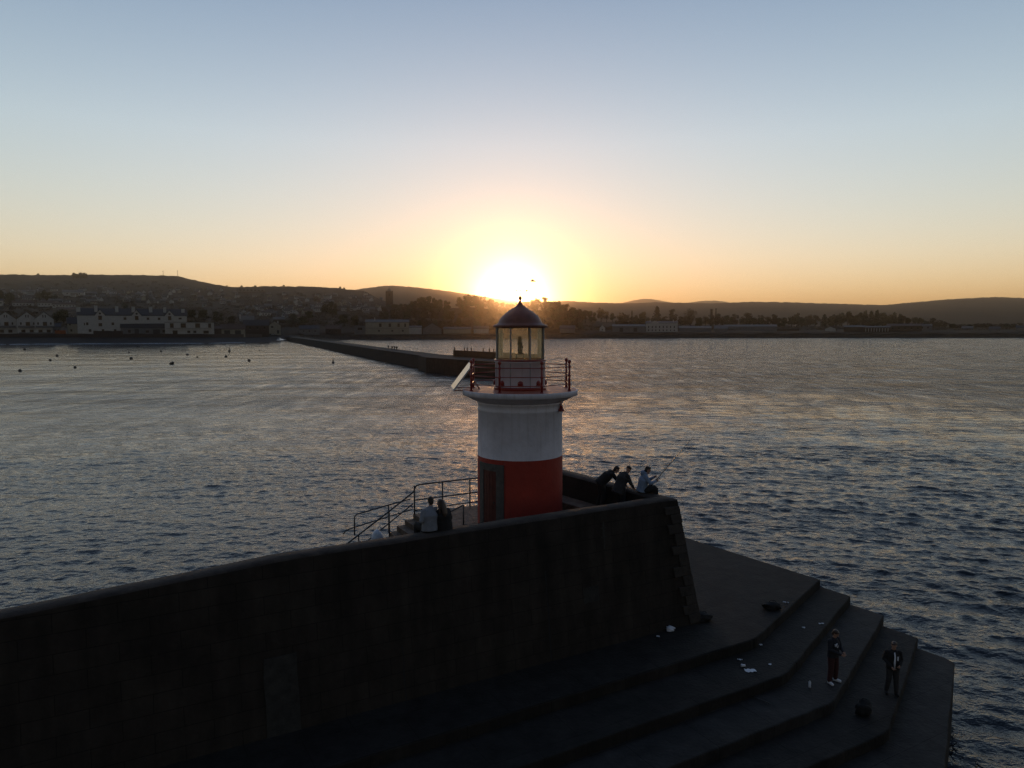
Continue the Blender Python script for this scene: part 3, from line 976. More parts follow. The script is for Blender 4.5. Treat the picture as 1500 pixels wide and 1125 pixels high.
for k in range(8):
    t0 = R(22.5) + k * PI / 4 - PI / 2
    b = MB(); b.lathe([(0.93, z(12.79)), (0.93, z(14.02))], n=10, a0=t0, a1=t0 + PI / 4)
    b.build('lantern_pane', gm, lt)
    b = MB(); b.box((0.938 * math.cos(t0), 0.938 * math.sin(t0), z(13.41)), (0.07, 0.042, 1.24), t0)
    b.build('glazing_bar', M['mullion'], lt)
# dome
b = MB()
b.lathe([(0.90, z(13.98)), (1.04, z(14.02)), (1.055, z(14.06)), (1.04, z(14.10)), (0.93, z(14.13)), (0.85, z(14.17)), (0.82, z(14.24)), (0.765, z(14.34)), (0.68, z(14.45)), (0.56, z(14.56)),
         (0.42, z(14.655)), (0.28, z(14.735)), (0.165, z(14.81)), (0.10, z(14.89)), (0.06, z(14.98)), (0.035, z(15.04)), (0.0, z(15.06))], n=72)
b.lathe([(0.90, z(13.98)), (0.55, z(14.3)), (0.0, z(14.45))], n=48)
dm = b.build('dome', M['dome'], lt)
b = MB(); b.ell((0, 0, z(15.12)), (0.075, 0.075, 0.075), 14, 9); b.tube([(0, 0, z(15.02)), (0, 0, z(15.48))], [0.028, 0.012], 8); b.build('finial', M['dome'], dm)
b = MB()
b.tube([(-0.12, 0, z(15.40)), (0.26, 0, z(15.40))], 0.009, 6)
b.tube([(0, -0.25, z(15.36)), (0, 0.25, z(15.36))], 0.011, 6)
b.add([(0.22, 0.006, z(15.46)), (0.31, 0.006, z(15.40)), (0.22, 0.006, z(15.34)), (0.22, -0.006, z(15.46)), (0.31, -0.006, z(15.40)), (0.22, -0.006, z(15.34))],
      [(0, 1, 2), (5, 4, 3), (0, 3, 4, 1), (1, 4, 5, 2), (2, 5, 3, 0)])
b.box((-0.13, 0, z(15.40)), (0.06, 0.010, 0.06))
b.build('weather_vane', M['lampmetal'], dm)
# lamp inside on a stand
b = MB()
for sx_, sy_ in ((-1, -1), (1, -1), (1, 1), (-1, 1)):
    b.tube([(0.17 * sx_, 0.17 * sy_, z(12.74)), (0.12 * sx_, 0.12 * sy_, z(13.0))], 0.014, 6)
b.lathe([(0.0, z(12.99)), (0.2, z(12.99)), (0.2, z(13.03)), (0.0, z(13.03))], n=20)
b.tube([(0, 0, z(13.03)), (0, 0, z(13.10))], 0.10, 12)
stand = b.build('lamp_stand', M['lampmetal'], lt)
b = MB()
b.lathe([(0, z(13.1)), (0.085, z(13.1)), (0.10, z(13.16)), (0.085, z(13.2)), (0.085, z(13.34)), (0.105, z(13.37)), (0.105, z(13.42)), (0.075, z(13.46)), (0.07, z(13.58)), (0.085, z(13.62)), (0.05, z(13.68)), (0, z(13.68))], n=20)
b.box((-0.07, -0.05, z(13.50)), (0.06, 0.05, 0.17)); b.box((0.09, -0.03, z(13.27)), (0.07, 0.06, 0.10))
b.build('lamp', M['lampmetal'], stand)
# gallery rail
RG = 1.98
for k in range(8):
    t = R(22.5) + k * PI / 4 - PI / 2
    x_, y_ = RG * math.cos(t), RG * math.sin(t)
    b = MB()
    b.tube([(x_, y_, z(11.60)), (x_, y_, z(12.70))], [0.045, 0.036], 10)
    for zz in (11.90, 12.22, 12.55): b.ell((x_, y_, z(zz)), (0.062, 0.062, 0.06), 10, 7)
    b.ell((x_, y_, z(12.74)), (0.07, 0.07, 0.075), 10, 8)
    b.tube([(x_, y_, z(11.52)), (x_, y_, z(11.70))], 0.07, 10)
    b.build('rail_post', M['redmetal'], lt)
for zz in (11.90, 12.22, 12.55):
    b = MB()
    pts = [(RG * math.cos(R(22.5) + k * PI / 4), RG * math.sin(R(22.5) + k * PI / 4), z(zz)) for k in range(9)]
    for a_, c_ in zip(pts, pts[1:]): b.tube([a_, c_], 0.016, 8)
    b.build('gallery_rail', M['redmetal'], lt)
# doorway, set square to the tower 45 degrees to the left
dt = R(-90 - 44)
def arc_block(mb, a0, a1, r0, r1, z0, z1, n=8):
    vs, fs = [], []
    for i in range(n + 1):
        t = dt + R(a0 + (a1 - a0) * i / n)
        for r_, zz in ((r0, z0), (r1, z0), (r1, z1), (r0, z1)):
            vs.append((r_ * math.cos(t), r_ * math.sin(t), zz))
    for i in range(n):
        for j in range(4):
            fs.append((i * 4 + j, (i + 1) * 4 + j, (i + 1) * 4 + (j + 1) % 4, i * 4 + (j + 1) % 4))
    fs += [(3, 2, 1, 0), (n * 4, n * 4 + 1, n * 4 + 2, n * 4 + 3)]
    mb.add(vs, fs)
b = MB()
arc_block(b, -22.5, -11.5, 1.5, 1.675, z(6.48), z(8.72))
arc_block(b, 11.5, 22.5, 1.5, 1.675, z(6.48), z(8.72))
arc_block(b, -22.5, 22.5, 1.5, 1.680, z(8.722), z(8.98))
po = b.build('door_surround', M['portal'], lt)
b = MB(); arc_block(b, -11.4, 11.4, 1.5, 1.652, z(6.5), z(8.72))
for a_ in (-5.5, 0.0, 5.5): arc_block(b, a_ - 0.3, a_ + 0.3, 1.6, 1.658, z(6.6), z(8.62), 1)
dr0 = b.build('door', M['door'], po)
hx_ = dt + R(8)
b = MB(); b.ell((1.675 * math.cos(hx_), 1.675 * math.sin(hx_), z(7.55)), (0.03, 0.03, 0.03)); b.build('handle', M['lampmetal'], dr0)
# red lamp bracketed under the gallery on the right
b = MB()
b.tube([(1.53, -0.75, z(11.36)), (1.53, -0.75, z(11.05))], 0.025, 8)
b.tube([(1.40, -0.66, z(11.12)), (1.53, -0.75, z(11.12))], 0.02, 8)
b.lathe([(0.0, z(11.10)), (0.06, z(11.09)), (0.075, z(11.0)), (0.12, z(10.93)), (0.12, z(10.88)), (0.0, z(10.87))], c=(1.53, -0.75), n=16)
b.build('bracket_lamp', M['redmetal'], lt)

# solar panel leaning off the gallery's left edge
sp = thing('solar_panel', 'tilted solar panel on struts off the left edge of the lighthouse gallery', 'solar panel', (LX - 2.2, LY - 0.5, 11.45))
A = D(664.5, 572, 27.0); B_ = D(692.5, 535, 27.0)
A, B_ = A - Vector(sp.location), B_ - Vector(sp.location)
ux = (B_ - A); Lp = ux.length; ux.normalize()
uy = Vector((-0.21, 0.97, 0.0)); uy = (uy - ux * uy.dot(ux)).normalized()
un = ux.cross(uy).normalized()
if un.x > 0: un = -un
mx3 = Matrix((ux, uy, un)).transposed()
cpos = (A + B_) / 2 + uy * 0.55
b = MB(); b.box(cpos, (Lp, 1.1, 0.045), mtx=mx3); fr0 = bevel(b.build('panel_frame', M['silver'], sp), 0.006)
b = MB(); b.box(cpos + un * 0.0245, (Lp - 0.06, 1.04, 0.004), mtx=mx3); b.build('solar_cells', M['pv'], fr0)
b = MB()
for s in (0.15, 0.95):
    q0 = A + uy * s + un * -0.04; q1 = A + ux * (Lp * 0.75) + uy * s - un * 0.04
    anchor = Vector((0.15, 0.3 + s * 0.5, 0.10))
    b.tube([q0, Vector((anchor.x + 0.1, q0.y, q0.z + 0.02))], 0.018, 6)
    b.tube([q1, anchor + Vector((0.55, 0, 0))], 0.018, 6)
    b.tube([A + ux * Lp + uy * s - un * 0.03, Vector((0.33, q1.y, 1.10))], 0.016, 6)
b.build('bracket', M['redmetal'], sp)

# ------------------------------------------------------------------ people
DG = bpy.context.evaluated_depsgraph_get
def fuse(o, vox, it=2):
    """fuse the overlapping limbs of o into one continuous skin"""
    m = o.modifiers.new('remesh', 'REMESH'); m.mode = 'VOXEL'; m.voxel_size = vox; m.use_smooth_shade = True
    s = o.modifiers.new('smooth', 'SMOOTH'); s.iterations = it; s.factor = 0.5
    dg = DG(); dg.update()
    me = bpy.data.meshes.new_from_object(o.evaluated_get(dg))
    old = o.data
    o.modifiers.clear(); o.data = me
    me.name = o.name
    bpy.data.meshes.remove(old)
    return o


def V(*a): return Vector(a)


def hand(mb, wrist, dirv, palm_n, side, curl=0.5, s=1.0):
    """palm, four unequal curled fingers and a thumb; dirv = pointing, palm_n = towards which fingers curl"""
    d = Vector(dirv).normalized(); pn = Vector(palm_n); pn = (pn - d * pn.dot(d)).normalized(); lat = d.cross(pn) * side
    c0, c1 = wrist + d * 0.02, wrist + d * 0.085 * s
    mb.capsule(c0, c1, 0.026 * s, 0.030 * s, 10, sx=1.25, lat=lat)
    for k, L in enumerate((0.072, 0.080, 0.074, 0.058)):
        base = c1 + lat * (0.027 - 0.018 * k) * s
        a1 = curl * (0.8 + 0.12 * k)
        d1 = d * math.cos(a1) + pn * math.sin(a1)
        d2 = d * math.cos(a1 * 2.1) + pn * math.sin(a1 * 2.1)
        p1 = base + d1 * L * 0.55 * s
        p2 = p1 + d2 * L * 0.5 * s
        mb.capsule(base, p1, 0.0095 * s, 0.009 * s, 8); mb.capsule(p1, p2, 0.009 * s, 0.0075 * s, 8)
    tb = c0 + lat * 0.026 * s + d * 0.015
    t1 = tb + (d * 0.6 + lat * 0.7 + pn * 0.35).normalized() * 0.035 * s
    t2 = t1 + (d * 0.85 + lat * 0.25 + pn * 0.5).normalized() * 0.032 * s
    mb.capsule(tb, t1, 0.012 * s, 0.0105 * s, 8); mb.capsule(t1, t2, 0.0105 * s, 0.0085 * s, 8)


def person(label, J, loc, rz, jacket, trousers, shoe, hair, group=None, hood=False, coat=0.0, long_hair=False, beanie=False,
           hands=((0.4, (0, 0, 1)), (0.4, (0, 0, 1))), look=V(0, 1, 0), scale=1.0, bulk=1.0):
    """J: joint positions in the person's own frame (facing +Y, feet at z=0)"""
    o = thing('person', label, 'person', loc, rz, group)
    o.scale = (scale,) * 3
    b = MB()
    pel, ch, nk, hd = J['pelvis'], J['chest'], J['neck'], J['head']
    lat = (J['shR'] - J['shL']).normalized()
    up = (ch - pel).normalized()
    b.tube([pel - up * 0.12, pel - up * 0.05, pel + up * 0.06, (pel + ch) / 2, ch, ch + up * 0.11, nk], [0.07, 0.115, 0.115, 0.105, 0.12, 0.10, 0.055], 14, sx=[1.3, 1.4, 1.42, 1.35, 1.42, 1.45, 1.2], lat=lat)
    b.capsule(nk - up * 0.02, hd - V(0, 0, 0.05), 0.058, 0.055, 12)
    lk = Vector(look).normalized()
    hx = lat - lk * lat.dot(lk); hx.normalize()
    hz_ = hx.cross(lk).normalized()
    if hz_.z < 0: hz_ = -hz_
    hm_ = Matrix((hx, lk, hz_)).transposed()
    def hp(x, y, zz): return hd + hm_ @ V(x, y, zz)
    b.ell(hp(0, -0.005, 0.025), (0.076, 0.096, 0.095), 16, 11, hm_)
    b.ell(hp(0, 0.022, -0.045), (0.060, 0.068, 0.070), 14, 9, hm_)
    b.capsule(hp(0, 0.088, 0.012), hp(0, 0.104, -0.022), 0.010, 0.016, 8)
    b.ell(hp(0, 0.078, -0.060), (0.026, 0.014, 0.010), 8, 6, hm_)
    b.ell(hp(0, 0.072, -0.092), (0.026, 0.022, 0.020), 8, 6, hm_)
    for s in (-1, 1):
        b.ell(hp(0.078 * s, -0.005, 0.0), (0.012, 0.022, 0.032), 8, 6, hm_)
        b.ell(hp(0.03 * s, 0.080, 0.028), (0.018, 0.014, 0.009), 8, 6, hm_)
    for i, sd in enumerate(('L', 'R')):
        sh, el, wr = J['sh' + sd], J['el' + sd], J['wr' + sd]
        b.capsule(sh, el, 0.052, 0.041, 12); b.capsule(el, wr, 0.041, 0.028, 12)
        cu, pn = hands[i]
        hand(b, wr, wr - el if 'hd' + sd not in J else J['hd' + sd], pn, -1 if sd == 'L' else 1, cu)
        hp_, kn, an = J['hip' + sd], J['kn' + sd], J['an' + sd]
        b.capsule(hp_, kn, 0.085, 0.056, 12); b.capsule(kn, kn + (an - kn) * 0.35, 0.056, 0.056, 12); b.capsule(kn + (an - kn) * 0.35, an, 0.056, 0.036, 12)
        b.capsule(an - V(0, 0, 0.03), an + J['toe' + sd] * 0.14 - V(0, 0, 0.055), 0.036, 0.030, 10)
    body = fuse(b.build('body', M['skin'], o), 0.0085, 1)
    # eyes
    for s in (-1, 1):
        e = MB(); e.ell(hp(0.03 * s, 0.090, 0.024), (0.011, 0.007, 0.007), 8, 6, hm_); e.build('eye', M['hair_dark'], body)
    # jacket
    b = MB()
    k = bulk
    low = 0.12 + coat
    b.tube([pel - up * low, pel - up * (low - 0.02), pel + up * 0.02, (pel + ch) / 2, ch, ch + up * 0.12, nk + up * 0.0, nk + up * 0.025], [0.11 * k, 0.148 * k, 0.142 * k, 0.138 * k, 0.148 * k, 0.122, 0.078, 0.062], 16,
           sx=[1.3, 1.32, 1.34, 1.32, 1.36, 1.42, 1.15, 1.1], lat=lat)
    for sd in ('L', 'R'):
        sh, el, wr = J['sh' + sd], J['el' + sd], J['wr' + sd]
        b.capsule(sh, el, 0.078, 0.062, 12); b.capsule(el, el + (wr - el) * 0.93, 0.062, 0.046, 12)
        b.ell(el, (0.066, 0.066, 0.066), 10, 7)
    if hood:
        b.ell(nk - lk * 0.10 - V(0, 0, 0.0), (0.125, 0.085, 0.10), 14, 9, hm_)
        b.ell(nk - lk * 0.04 + V(0, 0, 0.02), (0.115, 0.10, 0.06), 14, 9, hm_)
    else:
        b.ell(nk - V(0, 0, 0.01), (0.082, 0.085, 0.038), 12, 7, hm_)
    fuse(b.build('jacket', jacket, o), 0.012, 3)
    # trousers
    b = MB()
    b.ell(pel - up * 0.04, (0.175, 0.125, 0.12), 14, 9)
    for sd in ('L', 'R'):
        hp_, kn, an = J['hip' + sd], J['kn' + sd], J['an' + sd]
        kb = 1.0 + max(0.0, bulk - 1.0) * 1.2
        b.capsule(hp_, kn, 0.102 * kb, 0.078 * kb, 12); b.capsule(kn, an + (kn - an).normalized() * 0.02, 0.078 * kb, 0.064 * kb, 12)
    fuse(b.build('trousers', trousers, o), 0.012, 3)
    for sd in ('L', 'R'):
        an, td = J['an' + sd], J['toe' + sd]
        b = MB()
        b.capsule(an - V(0, 0, 0.035) - td * 0.03, an + td * 0.15 - V(0, 0, 0.052), 0.048, 0.038, 12)
        b.capsule(an + V(0, 0, 0.01), an - V(0, 0, 0.04), 0.046, 0.048, 12)
        b.capsule(an - V(0, 0, 0.075) - td * 0.05, an + td * 0.165 - V(0, 0, 0.075), 0.02, 0.018, 10, sx=2.2, lat=td.cross(V(0, 0, 1)))
        fuse(b.build('shoe', shoe, o), 0.010, 2)
    # hair / hat
    b = MB()
    if beanie:
        b.ell(hp(0, -0.012, 0.055), (0.088, 0.104, 0.082), 16, 10, hm_)
    else:
        b.ell(hp(0, -0.020, 0.050), (0.084, 0.096, 0.086), 16, 10, hm_)
        b.ell(hp(0, -0.050, -0.015), (0.080, 0.062, 0.095), 14, 9, hm_)
        b.ell(hp(0.02, 0.045, 0.098), (0.055, 0.045, 0.028), 12, 8, hm_)
    if long_hair:
        b.tube([hp(0, -0.05, 0.10), hp(0, -0.085, 0.0), hp(0, -0.105, -0.14), hp(0, -0.12, -0.30), hp(0, -0.12, -0.44)], [0.05, 0.06, 0.062, 0.055, 0.025], 12, sx=[1.4, 1.55, 1.9, 2.1, 1.8], lat=hx)
        for s in (-1, 1):
            b.tube([hp(0.06 * s, -0.01, 0.07), hp(0.085 * s, -0.01, -0.04), hp(0.10 * s, -0.01, -0.20), hp(0.10 * s, 0.0, -0.34)], [0.03, 0.034, 0.036, 0.02], 10)
    fuse(b.build('hat' if beanie else 'hair', hair, o), 0.010, 2)
    return o


def stand(**kw):
    J = dict(pelvis=V(0, 0, 0.96), chest=V(0, 0.0, 1.27), neck=V(0, -0.01, 1.48), head=V(0, 0.02, 1.635),
             shL=V(-0.185, 0, 1.40), shR=V(0.185, 0, 1.40), elL=V(-0.245, -0.04, 1.13), elR=V(0.245, -0.04, 1.13),
             wrL=V(-0.23, 0.06, 0.90), wrR=V(0.23, 0.06, 0.90),
             hipL=V(-0.095, 0, 0.92), hipR=V(0.095, 0, 0.92), knL=V(-0.11, 0.02, 0.50), knR=V(0.11, 0.02, 0.50),
             anL=V(-0.12, -0.01, 0.095), anR=V(0.12, -0.01, 0.095), toeL=V(-0.15, 0.99, 0).normalized(), toeR=V(0.15, 0.99, 0).normalized())
    J.update(kw)
    return J


# boy standing on the third terrace, facing to the right of the photograph
pD = G(1219, 999, 2.65)
J = stand(head=V(0.0, 0.06, 1.625), neck=V(0, 0.0, 1.48),
          elL=V(-0.26, 0.06, 1.15), wrL=V(-0.08, 0.30, 1.09), elR=V(0.26, 0.06, 1.15), wrR=V(0.06, 0.33, 1.05),
          anL=V(-0.15, 0.0, 0.095), anR=V(0.17, 0.02, 0.095), knL=V(-0.12, 0.03, 0.5), knR=V(0.14, 0.04, 0.5),
          toeL=V(-0.35, 0.94, 0).normalized(), toeR=V(0.25, 0.97, 0).normalized())
pd = person('person in dark sweatshirt, maroon trousers and bright white shoes standing on the terrace steps', J, pD, R(-150), M['cloth_navy'], M['cloth_maroon'], M['cloth_white'], M['hair_brown'],
            hands=((0.7, (0.6, 0, 0.4)), (0.7, (-0.6, 0, 0.4))), look=V(-0.25, 0.82, -0.5), bulk=1.12)
# pale mark printed on the chest: two curved strokes
b = MB()
for pts in ([(-0.07, 0.0), (-0.055, -0.05), (-0.02, -0.055), (0.0, -0.02), (0.0, 0.06)], [(0.02, 0.06), (0.045, 0.0), (0.075, -0.005), (0.07, 0.04), (0.09, 0.06)], [(-0.03, 0.055), (0.02, 0.065)]):
    for (x0, z0), (x1, z1) in zip(pts, pts[1:]):
        b.tube([V(x0 + 0.05, 0.153, 1.27 + z0), V(x1 + 0.05, 0.153, 1.27 + z1)], 0.016, 6)
b.build('chest_print', M['cloth_white'], pd)

# second fisherman on the fourth terrace, facing the camera
pE = G(1306, 1017, 2.30)
J = stand(head=V(0.0, 0.05, 1.63), elL=V(-0.25, -0.03, 1.15), elR=V(0.255, -0.03, 1.15), wrL=V(-0.13, 0.22, 1.06), wrR=V(0.10, 0.24, 1.00),
          anL=V(-0.13, 0.0, 0.095), anR=V(0.13, -0.10, 0.095))
pe = person('person in open black jacket over a white shirt stripe on the lowest occupied terrace', J, pE, R(180 - 12), M['cloth_black'], M['cloth_grey_dark'], M['cloth_black'], M['hair_brown'],
            hands=((0.7, (0.6, 0, 0.4)), (0.7, (-0.6, 0, 0.4))), look=V(0.1, 0.9, -0.35), bulk=1.08)
b = MB()
b.tube([V(0.0, 0.135, 1.44), V(0.0, 0.196, 1.30), V(0.005, 0.192, 1.12), V(0.0, 0.19, 0.92)], [0.012, 0.02, 0.022, 0.016], 8, sx=1.2, lat=V(1, 0, 0))
b.box((-0.085, 0.192, 1.27), (0.035, 0.012, 0.13)); b.build('shirt', M['cloth_white'], pe)

# anglers at the diagonal parapet
od = Vector((-nn_.x, -nn_.y)).normalized()            # outward over the parapet
rz_out = math.atan2(od.y, od.x) - PI / 2
def at_parapet(px, dist, zz):
    """point `dist` inland of the parapet's inner face in the direction of photo column px"""
    u = (px - 750) / F
    a = p0 + nn_ * dist
    t = (u * a.y - a.x) / (dd.x - u * dd.y)
    q = a + dd * t
    return Vector((q.x, q.y, zz))
J = stand(pelvis=V(0, -0.16, 0.93), chest=V(0.0, 0.10, 1.15), neck=V(0.03, 0.28, 1.30), head=V(0.05, 0.40, 1.37), shL=V(-0.17, 0.22, 1.26), shR=V(0.19, 0.22, 1.24),
          elL=V(-0.24, 0.40, 1.05), elR=V(0.27, 0.38, 1.02), wrL=V(-0.05, 0.55, 0.98), wrR=V(0.10, 0.56, 0.97), hipL=V(-0.1, -0.15, 0.90), hipR=V(0.1, -0.15, 0.90),
          knL=V(-0.12, -0.09, 0.49), knR=V(0.12, -0.06, 0.49), anL=V(-0.13, -0.20, 0.095), anR=V(0.12, -0.14, 0.095))
person('person in black jacket leaning forward over the parapet, leftmost of the three anglers', J, at_parapet(888, 0.22, 7.05), rz_out - R(28), M['cloth_black'], M['cloth_black'], M['cloth_black'], M['hair_dark'],
       hands=((0.5, (0, 0, -1)), (0.5, (0, 0, -1))), look=V(0.05, 0.8, -0.6), bulk=1.25, scale=1.09)
J = stand(pelvis=V(0, -0.06, 0.95), chest=V(0.0, 0.08, 1.23), neck=V(0.02, 0.18, 1.41), head=V(0.03, 0.29, 1.51), shL=V(-0.18, 0.13, 1.34), shR=V(0.19, 0.13, 1.33),
          elL=V(-0.27, 0.18, 1.08), elR=V(0.29, 0.20, 1.07), wrL=V(-0.24, 0.36, 0.93), wrR=V(0.28, 0.32, 0.92), hipL=V(-0.1, -0.05, 0.91), hipR=V(0.1, -0.05, 0.91))
person('person in long dark coat with bowed head, between the leaning and the seated angler', J, at_parapet(912, 0.28, 7.05), rz_out - R(8), M['cloth_grey_dark'], M['cloth_black'], M['cloth_black'], M['hair_dark'],
       hands=((0.5, (0, 0, -1)), (0.5, (0, 0, -1))), look=V(0.0, 0.80, -0.6), bulk=1.25, coat=0.16, beanie=True, scale=1.08)
# seated angler: pelvis on the coping, legs over the outer side
J = dict(pelvis=V(0, 0, 0.12), chest=V(0, 0.06, 0.42), neck=V(0, 0.12, 0.62), head=V(0.0, 0.19, 0.75), shL=V(-0.175, 0.10, 0.55), shR=V(0.175, 0.10, 0.55),
         elL=V(-0.22, 0.24, 0.34), elR=V(0.25, 0.24, 0.34), wrL=V(-0.05, 0.42, 0.50), wrR=V(0.06, 0.47, 0.38), hipL=V(-0.095, 0.02, 0.09), hipR=V(0.095, 0.02, 0.09),
         knL=V(-0.12, 0.44, 0.11), knR=V(0.12, 0.44, 0.11), anL=V(-0.11, 0.47, -0.32), anR=V(0.11, 0.47, -0.32), toeL=V(-0.1, 0.99, 0).normalized(), toeR=V(0.1, 0.99, 0).normalized())
pcp = at_parapet(943, -0.30, 7.875)
pc = person('person in pale blue hooded coat seated on the parapet holding a fishing rod', J, pcp, rz_out - R(38), M['cloth_blue'], M['cloth_black'], M['cloth_black'], M['hair_dark'],
            hood=True, hands=((1.0, (0.7, 0, -0.2)), (1.0, (-0.7, 0, 0.2))), look=V(0.0, 0.9, -0.3), bulk=1.2, scale=1.1)
# its rod: from the hands up and out to the right
mw = Matrix.Translation(pcp) @ Matrix.Rotation(rz_out - R(38), 4, 'Z') @ Matrix.Scale(1.1, 4)
h0 = mw @ V(0.04, 0.50, 0.45)
tipd = D(1009, 647, 26.0)
rdv = (tipd - h0).normalized()
fr_ = thing('fishing_rod', 'fishing rod held up over the sea by the seated angler', 'fishing rod', h0)
b = MB(); b.tube([rdv * -0.35, rdv * 0.8, rdv * 2.3 + V(0, 0, -0.02)], [0.017, 0.013, 0.005], 8); b.build('blank', M['rod'], fr_)
b = MB(); b.tube([rdv * -0.36, rdv * 0.10], 0.019, 8); b.build('grip', M['cloth_black'], fr_)
b = MB(); b.ell(rdv * 0.16 + V(0, 0, -0.06), (0.04, 0.04, 0.05), 10, 7); b.tube([rdv * 0.16, rdv * 0.16 + V(0, 0, -0.06)], 0.01, 6); b.build('reel', M['silver'], fr_)

# couple seated on the wall left of the tower, backs to the camera
def wall_seat(px, back=0.0):
    u = (px - 750) / F
    off = 0.50 + back
    a = WL(0.0) + nrm * off
    t = (u * a.y - a.x) / (ad.x - u * ad.y)
    q = a + ad * t
    return Vector((q.x, q.y, 7.86))
rz_h = math.atan2(nrm.y, nrm.x) - PI / 2
J = dict(pelvis=V(0, 0, 0.12), chest=V(0.02, 0.02, 0.45), neck=V(0.06, 0.04, 0.67), head=V(0.11, 0.08, 0.82), shL=V(-0.17, 0.03, 0.58), shR=V(0.20, 0.03, 0.58),
         elL=V(-0.29, -0.02, 0.34), elR=V(0.28, 0.12, 0.34), wrL=V(-0.16, 0.20, 0.25), wrR=V(0.18, 0.30, 0.25), hipL=V(-0.1, 0.02, 0.09), hipR=V(0.1, 0.02, 0.09),
         knL=V(-0.13, 0.42, 0.10), knR=V(0.12, 0.42, 0.10), anL=V(-0.12, 0.46, -0.32), anR=V(0.12, 0.46, -0.32), toeL=V(0, 1, 0), toeR=V(0, 1, 0))
person('person in pale grey shirt seated on the wall, head tilted to their long-haired companion', J, wall_seat(627), rz_h + R(12), M['cloth_grey'], M['cloth_black'], M['cloth_black'], M['hair_dark'],
       hands=((0.5, (0, 0, -1)), (0.5, (0, 0, -1))), look=V(0.62, 0.75, -0.2), bulk=1.28, scale=1.08)
J = dict(J); J.update(chest=V(-0.02, 0.02, 0.40), neck=V(-0.05, 0.04, 0.60), head=V(-0.085, 0.07, 0.735), shL=V(-0.175, 0.03, 0.51), shR=V(0.14, 0.03, 0.51),
                      elL=V(-0.24, 0.08, 0.28), elR=V(0.22, 0.02, 0.28), wrL=V(-0.10, 0.27, 0.22), wrR=V(0.14, 0.25, 0.20))
person('long-haired person in a dark coat seated on the wall beside the lighthouse door', J, wall_seat(649), rz_h + R(8), M['cloth_black'], M['cloth_black'], M['cloth_black'], M['hair_brown'],
       hands=((0.5, (0, 0, -1)), (0.5, (0, 0, -1))), look=V(-0.45, 0.85, -0.2), bulk=1.3, coat=0.05, long_hair=True, scale=1.06)


# ------------------------------------------------------------------ things lying about
def lumpy(mb, c, r, n=22, seed=1, amp=0.25, flat=0.0):
    rr = random.Random(seed)
    bm = bmesh.new()
    bmesh.ops.create_icosphere(bm, subdivisions=3, radius=1)
    ph = [(rr.uniform(1, 4), rr.uniform(1, 4), rr.uniform(1, 4), rr.uniform(0, 6)) for _ in range(6)]
    vs = []
    for v in bm.verts:
        p = v.co.copy()
        k = 1 + amp * sum(math.sin(a * p.x * 2 + b_ * p.y * 2 + d_ * p.z * 2 + e_) for a, b_, d_, e_ in ph) / 3
        q = V(p.x * r[0] * k, p.y * r[1] * k, p.z * r[2] * k)
        if q.z < -r[2] * flat: q.z = -r[2] * flat
        vs.append(q + Vector(c))
    fs = [tuple(v.index for v in f.verts) for f in bm.faces]
    bm.free()
    mb.add(vs, fs, True)


def bag(label, px, py, zz, s, m, seed, cat='bag', strap=True, name='bag'):
    p = G(px, py, zz)
    o = thing(name, label, cat, p, 0.15)
    b = MB(); lumpy(b, (0, 0, s[2] * 0.72), s, seed=seed, flat=0.72); b.build('sack', m, o)
    if strap:
        b = MB(); b.tube([V(-s[0] * 0.5, 0, s[2] * 1.4), V(-s[0] * 0.2, 0.02, s[2] * 1.95), V(s[0] * 0.25, -0.02, s[2] * 1.95), V(s[0] * 0.5, 0, s[2] * 1.4)], 0.014, 8); b.build('strap', m, o)
    return o


bag('black holdall lying near the edge of the top terrace', 1131, 892, 3.35, (0.34, 0.20, 0.17), M['black_bag'], 3)
bag('black bag dropped beside the corner blocks of the sea wall', 1029, 909, 3.35, (0.34, 0.22, 0.18), M['black_bag'], 4)
bag('white crumpled plastic bag at the foot of the wall corner', 982, 924, 3.35, (0.15, 0.12, 0.10), M['plastic_white'], 5, 'plastic bag', False, 'plastic_bag')
bag('black rucksack standing on the fourth terrace below the two people', 1265, 1047, 2.30, (0.24, 0.18, 0.26), M['black_bag'], 6, name='rucksack')
q = HE(SX) - ad * 2.15 - nrm * 1.9
o = thing('plastic_bag', 'white rounded bag resting by the stair railing left of the couple', 'bag', (q.x, q.y, 6.05))
b = MB(); lumpy(b, (0, 0, 0.26), (0.22, 0.18, 0.31), seed=9, amp=0.12, flat=0.8); b.build('sack', M['plastic_white'], o)
b = MB(); b.tube([V(0.02, 0.0, 0.62), V(0.08, 0.0, 0.72), V(0.16, 0.0, 0.60)], 0.018, 8); b.build('strap', M['plastic_white'], o)

def scrap(label, px, py, zz, sx_, sy_, seed):
    rr = random.Random(seed)
    n = 6
    vs = []
    for i in range(n):
        for j in range(n):
            vs.append(((i / (n - 1) - 0.5) * sx_ + rr.uniform(-.008, .008), (j / (n - 1) - 0.5) * sy_ + rr.uniform(-.008, .008), 0.012 + rr.uniform(0, 0.03)))
    m0 = len(vs)
    vs += [(x, y, zq_ - 0.006) for x, y, zq_ in vs]
    fs = []
    for i in range(n - 1):
        for j in range(n - 1):
            a = i * n + j
            fs.append((a, a + n, a + n + 1, a + 1)); fs.append((m0 + a, m0 + a + 1, m0 + a + n + 1, m0 + a + n))
    b = MB(); b.add(vs, fs, True)
    o = b.build('paper_scrap', M['paper'], None, G(px, py, zz))
    o.rotation_euler = (0, 0, rr.uniform(-0.6, 0.6))
    tag(o, label, 'litter')
scrap('largest white paper sheet on the second terrace', 1099, 983, 3.0, 0.34, 0.20, 1)
scrap('thin white strip of litter by the black holdall', 1151, 883, 3.35, 0.20, 0.05, 3)
scrap('white strip of litter on the second terrace behind the person in white shoes', 1203, 914, 3.0, 0.20, 0.06, 4)
